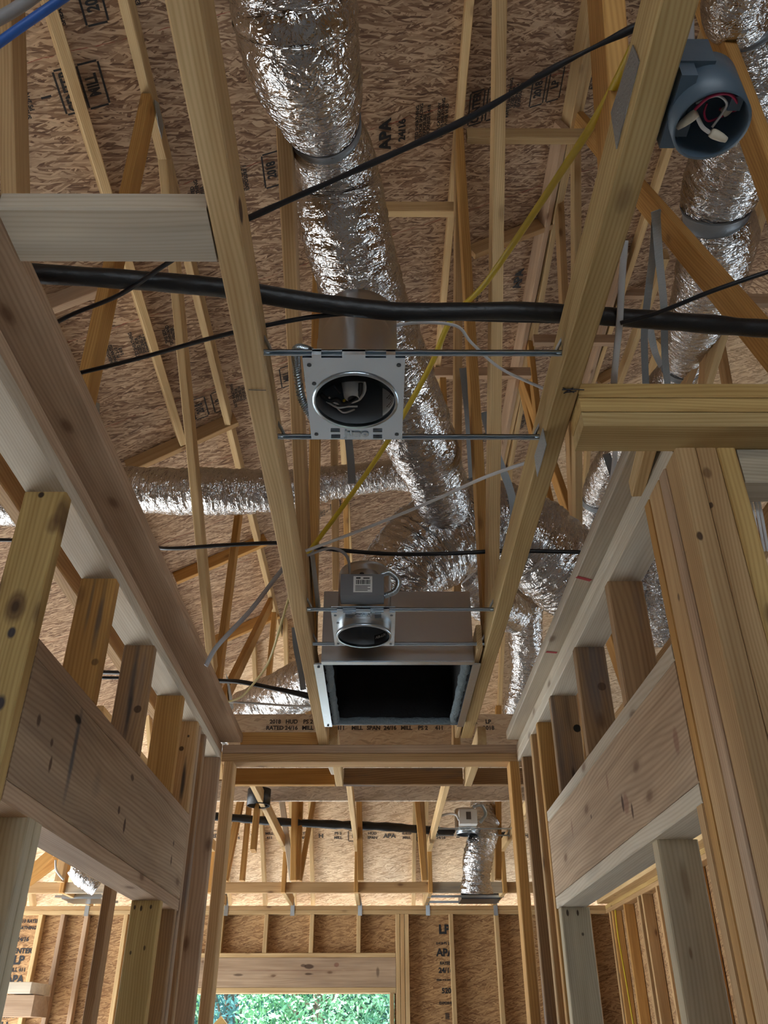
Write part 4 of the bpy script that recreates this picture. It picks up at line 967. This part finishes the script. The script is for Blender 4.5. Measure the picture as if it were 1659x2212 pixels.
duct([W(1.05, -.5, 2.6), W(1.02, .3, 2.55)]+dp((1610, -80, 2.35), (1612, 50, 2.55), (1622, 160, 2.7), (1600, 300, 2.95), (1560, 400, 3.15), (1546, 460, 3.25), (1552, 530, 3.4), (1520, 640, 3.8), (1492, 730, 4.4), (1472, 790, 4.7), (1430, 860, 5.0), (1370, 940, 5.4), (1318, 1010, 5.7), (1290, 1080, 6.0), (1272, 1160, 6.2)),
     [.10, .10]+rp((80, 2.35), (68, 2.55), (96, 2.7), (86, 2.95), (84, 3.15), (72, 3.25), (78, 3.4), (66, 3.8), (54, 4.4), (42, 4.7), (50, 5.0), (44, 5.4), (38, 5.7), (36, 6.0), (34, 6.2)),
     'long foil duct winding down the right side with grey clamps', 21, 1.0, ((drs(3), .10), (drs(7), .10), (drs(11), .08), (drs(15), .06)))
duct(dp((440, 1600, 6.3), (520, 1548, 6.1), (590, 1512, 5.9), (650, 1482, 5.7), (720, 1462, 5.5), (800, 1450, 5.4)), rp((40, 6.3), (46, 6.1), (50, 5.9), (54, 5.7), (54, 5.5), (50, 5.4)), 'foil duct low at left behind two black cables', 25, 1.3)
duct(dp((1050, 1725, 7.6), (1048, 1770, 7.4), (1042, 1810, 7.1), (1034, 1850, 7.0), (1030, 1890, 6.95), (1030, 1930, 6.9)), rp((30, 7.6), (34, 7.4), (30, 7.1), (32, 7.0), (30, 6.95), (34, 6.9)), 'short crumpled foil duct behind the far ceiling light', 29, 1.5)
duct(dp((160, 1870, 6.8), (185, 1893, 6.8), (215, 1915, 6.8)), rp((20, 6.8), (24, 6.8), (22, 6.8)), 'small foil duct glimpsed through the left doorway', 33, 1.5)
duct(dp((1425, 1180, 4.2), (1415, 1260, 4.2), (1425, 1330, 4.2), (1440, 1390, 4.2)), rp((34, 4.2), (40, 4.2), (38, 4.2), (34, 4.2)), 'foil duct glimpsed behind short studs at right', 37, 1.3)

# ================================================================== pipes, cables, straps
def pz(z, *pts): return [onZ(x, y, z) for x, y in pts]
cable('insulated_pipe', pz(1.225, (-500, 548), (-40, 578), (30, 588), (250, 602), (480, 622), (640, 648), (800, 668), (900, 674), (1100, 672), (1230, 678), (1400, 690), (1540, 701), (1700, 712), (2300, 735), (3000, 770)), .0185, BLK, 'thick black insulated pipe crossing the hall above the joists', 'pipe', ripple=.12, sides=16)
cable('black_cable', [onZ(440, 518, 1.26), onZ(540, 470, 1.26), onZ(760, 372, 1.26), onZ(1000, 262, 1.26), onZ(1200, 145, 1.26), onZ(1380, 55, 1.26), onZ(1480, 5, 1.26)], .0052, BLKC, 'twisted black cable rising from left joist to top right', 'cable', ripple=.5)
cable('black_cable', [onZ(80, 722, 1.205), onZ(150, 682, 1.205), onZ(260, 636, 1.205), onZ(352, 575, 1.205), onZ(440, 520, 1.215)], .0045, BLKC, 'thin black cable from left plates up behind the flat block', 'cable')
cable('black_cable', [onZ(130, 816, 1.21), onZ(300, 774, 1.21), onZ(450, 732, 1.21), onZ(560, 706, 1.21), onZ(680, 684, 1.215), onZ(790, 676, 1.22), onZ(900, 684, 1.23), onZ(1050, 690, 1.23), onZ(1230, 694, 1.23)], .0048, BLKC, 'thin black cable dipping under the insulated pipe', 'cable')
cable('black_cable', [onZ(1340, 698, 1.195), onZ(1420, 676, 1.19), onZ(1540, 628, 1.19), onZ(1680, 580, 1.19)], .0045, BLKC, 'thin black cable leaving pipe toward right edge', 'cable')
cable('black_cable', dp((-20, 1166, 3.3), (60, 1168, 3.3), (300, 1180, 3.2), (370, 1185, 3.1), (480, 1178, 3.05), (608, 1173, 3.0), (690, 1184, 3.0), (830, 1196, 2.95), (960, 1196, 2.9), (1100, 1190, 2.9), (1262, 1193, 2.9)), .0075, BLKC, 'black cable running level across the elbow duct', 'cable')
cable('black_cable', dp((215, 1452, 4.2), (330, 1456, 4.1), (460, 1470, 4.0), (520, 1473, 3.95), (590, 1487, 3.9), (690, 1505, 3.85)), .011, BLKC, 'upper black cable low at left in front of foil duct', 'cable')
cable('black_cable', dp((215, 1464, 4.1), (330, 1465, 4.05), (470, 1470, 3.97), (540, 1478, 3.9), (620, 1495, 3.85), (690, 1514, 3.8)), .008, BLKC, 'lower black cable low at left in front of foil duct', 'cable')
cable('yellow_cable', [onZ(1450, -60, 1.24), onZ(1388, 62, 1.25), onZ(1300, 235, 1.3), onZ(1180, 420, 1.4), onZ(1050, 610, 1.5), onZ(975, 690, 1.52), onZ(925, 800, 1.5), onZ(830, 965, 1.45), onZ(740, 1095, 1.38), onZ(664, 1196, 1.28)], .0076, YEL, 'yellow cable sweeping from top right down to left joist', 'cable', flat=.6)
cable('yellow_cable', dp((640, 1235, 3.4), (608, 1345, 3.5), (580, 1430, 3.7), (545, 1480, 3.8), (520, 1506, 3.85), (485, 1518, 3.9)), .0055, PYEL, 'pale yellow cable drooping left of the second ceiling light', 'cable', flat=.6)
cable('white_cable', [onZ(850, 705, 1.4), onZ(905, 697, 1.38), onZ(985, 704, 1.35), onZ(1020, 742, 1.33), onZ(1085, 798, 1.3), onZ(1195, 848, 1.25)], .0042, WHC, 'white cable curving from duct to right joist above the hanger bar', 'cable', flat=.6)
cable('white_cable', [onZ(1160, 992, 1.22), onZ(1050, 1030, 1.25), onZ(920, 1088, 1.28), onZ(780, 1145, 1.26), onZ(660, 1190, 1.21)], .0055, WHC, 'white cable stretched between joists over the elbow duct', 'cable', flat=.6)
cable('white_cable', [onZ(664, 1200, 1.21), onZ(715, 1184, 1.24), onZ(748, 1200, 1.26), onZ(755, 1235, 1.25), onZ(748, 1275, 1.2)], .005, GYC, 'grey cable looping into the farther ceiling light', 'cable', flat=.6)
cable('grey_cable', dp((640, 1200, 3.0), (606, 1235, 3.0), (540, 1320, 2.9), (470, 1395, 2.8), (445, 1438, 2.75)), .009, GYC, 'flat grey cable slanting from left joist to left backer', 'cable', flat=.45)
cable('white_cable', dp((480, 1515, 4.3), (560, 1520, 4.3), (640, 1525, 4.3), (700, 1524, 4.3)), .006, WHC, 'thin white cable just above the stamped strip', 'cable')
cable('white_cable', [W(-.12, 4.3, 1.245), W(.1, 4.3, 1.27), W(.3, 4.3, 1.24), W(.45, 4.3, 1.2)], .004, WHC, 'thin white cable arched just above the hall end plate', 'cable')
cable('white_cable', [atd(1350, 520, 1.58), atd(1343, 610, 1.62), atd(1338, 700, 1.66), atd(1328, 800, 1.72), atd(1326, 850, 1.80)], .0068, WHC, 'flat white cable hanging in front of pipe down to right plates', 'cable', flat=.35)
cable('white_cable', [atd(1330, 965, 2.2), atd(1326, 1010, 2.3), atd(1318, 1060, 2.4)], .007, WHC, 'white cable end showing below the right stacked plates', 'cable', flat=.5)
for dx, nm in ((0, 'left'), (9, 'middle'), (17, 'right')):
    cable('white_cable', [atd(1605+dx*.6, 975, 1.78), atd(1613+dx, 1040, 1.78), atd(1628+dx, 1110, 1.78), atd(1642+dx, 1190, 1.8)], .0032, WHC, 'thin white cable at right edge behind the post, '+nm+' of three', 'cable')
cable('white_cable', [atd(1487, -30, 1.22), atd(1490, 60, 1.2), atd(1491, 165, 1.17)], .0065, GYC, 'greyish cable entering the round box from above', 'cable', flat=.6)
cable('blue_cable', [atd(-40, 120, 1.1), atd(40, 62, 1.1), atd(130, 0, 1.1), atd(190, -40, 1.1)], .0062, BLU, 'blue cable across the top left corner', 'cable')
cable('white_cable', [atd(-40, 60, 1.2), atd(30, 22, 1.2), atd(90, -20, 1.2)], .009, GYC, 'pale blurred cable across the top left corner', 'cable')
cable('foam_pipe', [onZ(300, 1752, 1.585), onZ(497, 1766, 1.585), onZ(600, 1775, 1.585), onZ(740, 1782, 1.585), onZ(850, 1787, 1.585), onZ(980, 1798, 1.585), onZ(1090, 1806, 1.585)], .034, BLK, 'black wrapped pipe crossing the back room above raised chords', 'pipe', ripple=.3, sides=14)
o = bpy.data.objects['foam_pipe']
cable('white_cable', [onY(120, 1858, 6.5), onY(122, 1880, 6.5), onY(137, 1900, 6.5)], .008, WHI, 'white cable dangling through the left doorway', 'cable')
cable('yellow_cable', [W(2.215, 8.62, 1.02), W(2.205, 8.60, .8), W(2.20, 8.5, .3), W(2.20, 8.4, -.5), W(2.20, 8.3, -1.2)], .007, YEL, 'yellow cable running down side wall through right doorway', 'cable')
cable('white_cable', [onY(948, 1764, 7.0), onY(968, 1758, 6.95), onY(985, 1760, 6.9), onY(991, 1771, 6.85)], .009, WHC, 'white cable feeding the far ceiling light', 'cable')
ribbon('hanging_strap', dp((1000, 795, 4.0), (1012, 900, 3.9), (1022, 1050, 3.85)), .036, STRAP, 'grey hanging strap between the light and orange central webs', 'strap')
ribbon('hanging_strap', dp((1045, 890, 3.8), (1065, 960, 3.75), (1105, 1070, 3.7), (1110, 1150, 3.65)), .034, STRAP, 'grey strap curving behind tall pale web to the elbow duct', 'strap')
ribbon('hanging_strap', dp((752, 940, 4.0), (758, 1000, 4.0), (760, 1045, 3.98)), .036, STRAP, 'grey strap hanging over the horizontal duct under near light', 'strap')
ribbon('hanging_strap', dp((1418, 455, 2.62), (1412, 540, 2.9), (1402, 620, 3.2), (1392, 720, 3.4), (1395, 830, 3.6)), .028, STRAP, 'grey strap hanging from the wide orange web, left tail', 'strap')
ribbon('hanging_strap', dp((1416, 455, 2.60), (1424, 560, 2.9), (1434, 660, 3.3), (1436, 760, 3.5), (1442, 830, 3.7)), .028, STRAP, 'grey strap hanging from the wide orange web, right tail', 'strap')
ribbon('hanging_strap', dp((1404, 710, 3.6), (1415, 760, 3.8), (1428, 790, 4.2)), .03, STRAP, 'short grey strap reaching the right duct clamp', 'strap')
ribbon('hanging_strap', dp((1310, 980, 4.4), (1330, 1040, 4.2), (1345, 1080, 4.0)), .04, STRAP, 'grey strap below right stacked plates before the foil duct', 'strap')
ribbon('hanging_strap', dp((636, 1355, 4.6), (640, 1400, 4.6), (650, 1450, 4.6), (655, 1490, 4.6)), .032, STRAP, 'grey strap over the low left foil duct', 'strap')

# pencil and ink marks on the timber
def mark(parent, verts_px, plane, val, r=.0012, name='ink_mark'):
    for poly in verts_px:
        pts = [plane(x, y, val) for x, y in poly]; path = smooth_path(pts, 4); v, f = tube_vf(path, r, 5); vv, mw = centred(v)
        link(name, mesh_from(name, vv, f), CHR, mw, parent)
tc_ = next(o for o in TR.children if o.name.startswith('bottom_chord'))
mark(tc_, [[(1214, 842), (1235, 841), (1262, 842)], [(1216, 838), (1240, 848)], [(1218, 850), (1238, 838)], [(1220, 848), (1245, 845)]], onZ, 1.1045)
tl_ = next(o for o in TL.children if o.name.startswith('bottom_chord'))
mark(tl_, [[(537, 842), (575, 843)]], onZ, 1.1045, .0008)
RED = plain('red_paint', (.42, .05, .06), .7)
for (a, b2) in (((1246, 1246), (1276, 1254)), ((1180, 1408), (1203, 1410))):
    p = onZ(*a, 1.1048); q = onZ(*b2, 1.1048); link('red_paint_mark', prism_me('red_paint_mark', (q-p).length, .012, .001, .0001), RED, frame(p, q, Vector((0, 0, 1))), bk)
lh = next(o for o in bpy.data.objects if o.name == 'header_board')
STN = plain('blue_stain', (.10, .11, .125), .8, 0, (40, .3), .1)

wh_ = next(o for o in hw.children if o.name.startswith('header_board'))
spot_px(wh_, onY, 9.0, [(667, 2088, .055, .022, .85, .3, KN), (655, 2086, .03, .016, .7, .3, KN), (667, 2104, .05, .012, .8, .4, KN), (727, 2084, .03, .022, .7, .3, PKN), (816, 2100, .02, .05, .6, .4, KN), (515, 2106, .05, .012, .7, .4, KN), (640, 2096, 1.0, .006, .45, .5, PKN)])
spot_px(tl_, onX, -.226, [(520, 455, .026, .017, .9, .3, (.06, .025, .02))])
spot_px(next(o for o in TL.children if o.name.startswith('web')), onY, 3.35, [(650, 1052, .06, .013, .9, .3, (.10, .035, .025))], 1)

# ================================================================== trees outside
def leafmat(name, c1, c2):
    m, t, b = newmat(name); oi = N(t, 'ShaderNodeTexCoord'); no = N(t, 'ShaderNodeTexNoise'); no.inputs['Scale'].default_value = 3
    t.links.new(oi.outputs['Object'], no.inputs['Vector'])
    r = ramp(t, no.outputs['Fac'], [(.35, c1), (.65, c2)]); t.links.new(r.outputs[0], b.inputs['Base Color'])
    b.inputs['Roughness'].default_value = .5; b.inputs['Transmission Weight'].default_value = 0
    return m
LF = [leafmat('leaf_green', (.05, .18, .09), (.22, .44, .22)), leafmat('leaf_bluegreen', (.05, .17, .17), (.17, .38, .38)), leafmat('leaf_bright', (.09, .26, .11), (.32, .52, .26))]  # colours raised and tinted cyan to carry the bright haze outside
def tree(x, y, r, h, z0, n, mi, label, seed):
    rnd = random.Random(seed); T = thing('tree', (x, y, -.25), label, 'tree', 'trees outside the back window')
    mb = MB(); pts = [Vector((x+.15*math.sin(k), y, -.25+k*(z0+h*.8)/6)) for k in range(7)]
    v, f = tube_vf(pts, [.16, .15, .14, .12, .1, .08, .05], 10); mb.add(v, f)
    for k in range(14):
        a = rnd.uniform(0, 6.28); zb = rnd.uniform(.8, z0+h*.7); p = Vector((x, y, zb)); q = p+Vector((math.cos(a)*r*.8, math.sin(a)*r*.6, rnd.uniform(.3, 1.2)))
        v, f = tube_vf([p, p.lerp(q, .5)+Vector((0, 0, .1)), q], [.045, .03, .012], 6); mb.add(v, f)
    mb.build('trunk', BARK, Matrix.Identity(4), T)
    mb = MB()
    for k in range(n):
        while True:
            p = Vector((rnd.uniform(-1, 1), rnd.uniform(-1, 1), rnd.uniform(-1, 1)))
            if .35 < p.length < 1: break
        q = Vector((x+p.x*r, y+p.y*r*.7, z0+h/2+p.z*h/2)); s_ = rnd.uniform(.03, .07)
        d = Vector((rnd.uniform(-1, 1), rnd.uniform(-1, 1), rnd.uniform(-1, 1))).normalized(); e = d.orthogonal().normalized()*s_*.45; d = d*s_; nn = d.cross(e).normalized()*s_*.12
        mb.add([q-d, q+e+nn, q+d, q-e+nn], [(0, 1, 2), (0, 2, 3)])
    c = Vector((x, y, z0)); mb.v = [v-c for v in mb.v]
    mb.build('foliage', LF[mi], Matrix.Translation(c), T)
specs = [(-4.6, 16.5, 1.7, 4.4, .2, 'dense bright green tree at left of the back window view'), (-2.6, 17.5, 1.6, 4.8, .1, 'bluish green tree behind the centre left of the back window'), (-.9, 16.2, 1.5, 4.2, .2, 'green tree filling the centre of the back window'), (.9, 17.2, 1.6, 4.6, .1, 'bluish tree at right of the back window')]
for i, (x, y, r, h, z0, lb_) in enumerate(specs): tree(x, y, r, h, z0, 17000, (2, 1, 0, 1)[i], lb_, i)
for i, x in enumerate((-7, -4.2, -1.6, 1.2, 4)): tree(x, 21+.6*(i % 2), 2.4, 6.5, -.1, 10000, i % 3, 'back row tree in the woods outside, '+['far left', 'second', 'middle', 'fourth', 'far right'][i], 20+i)
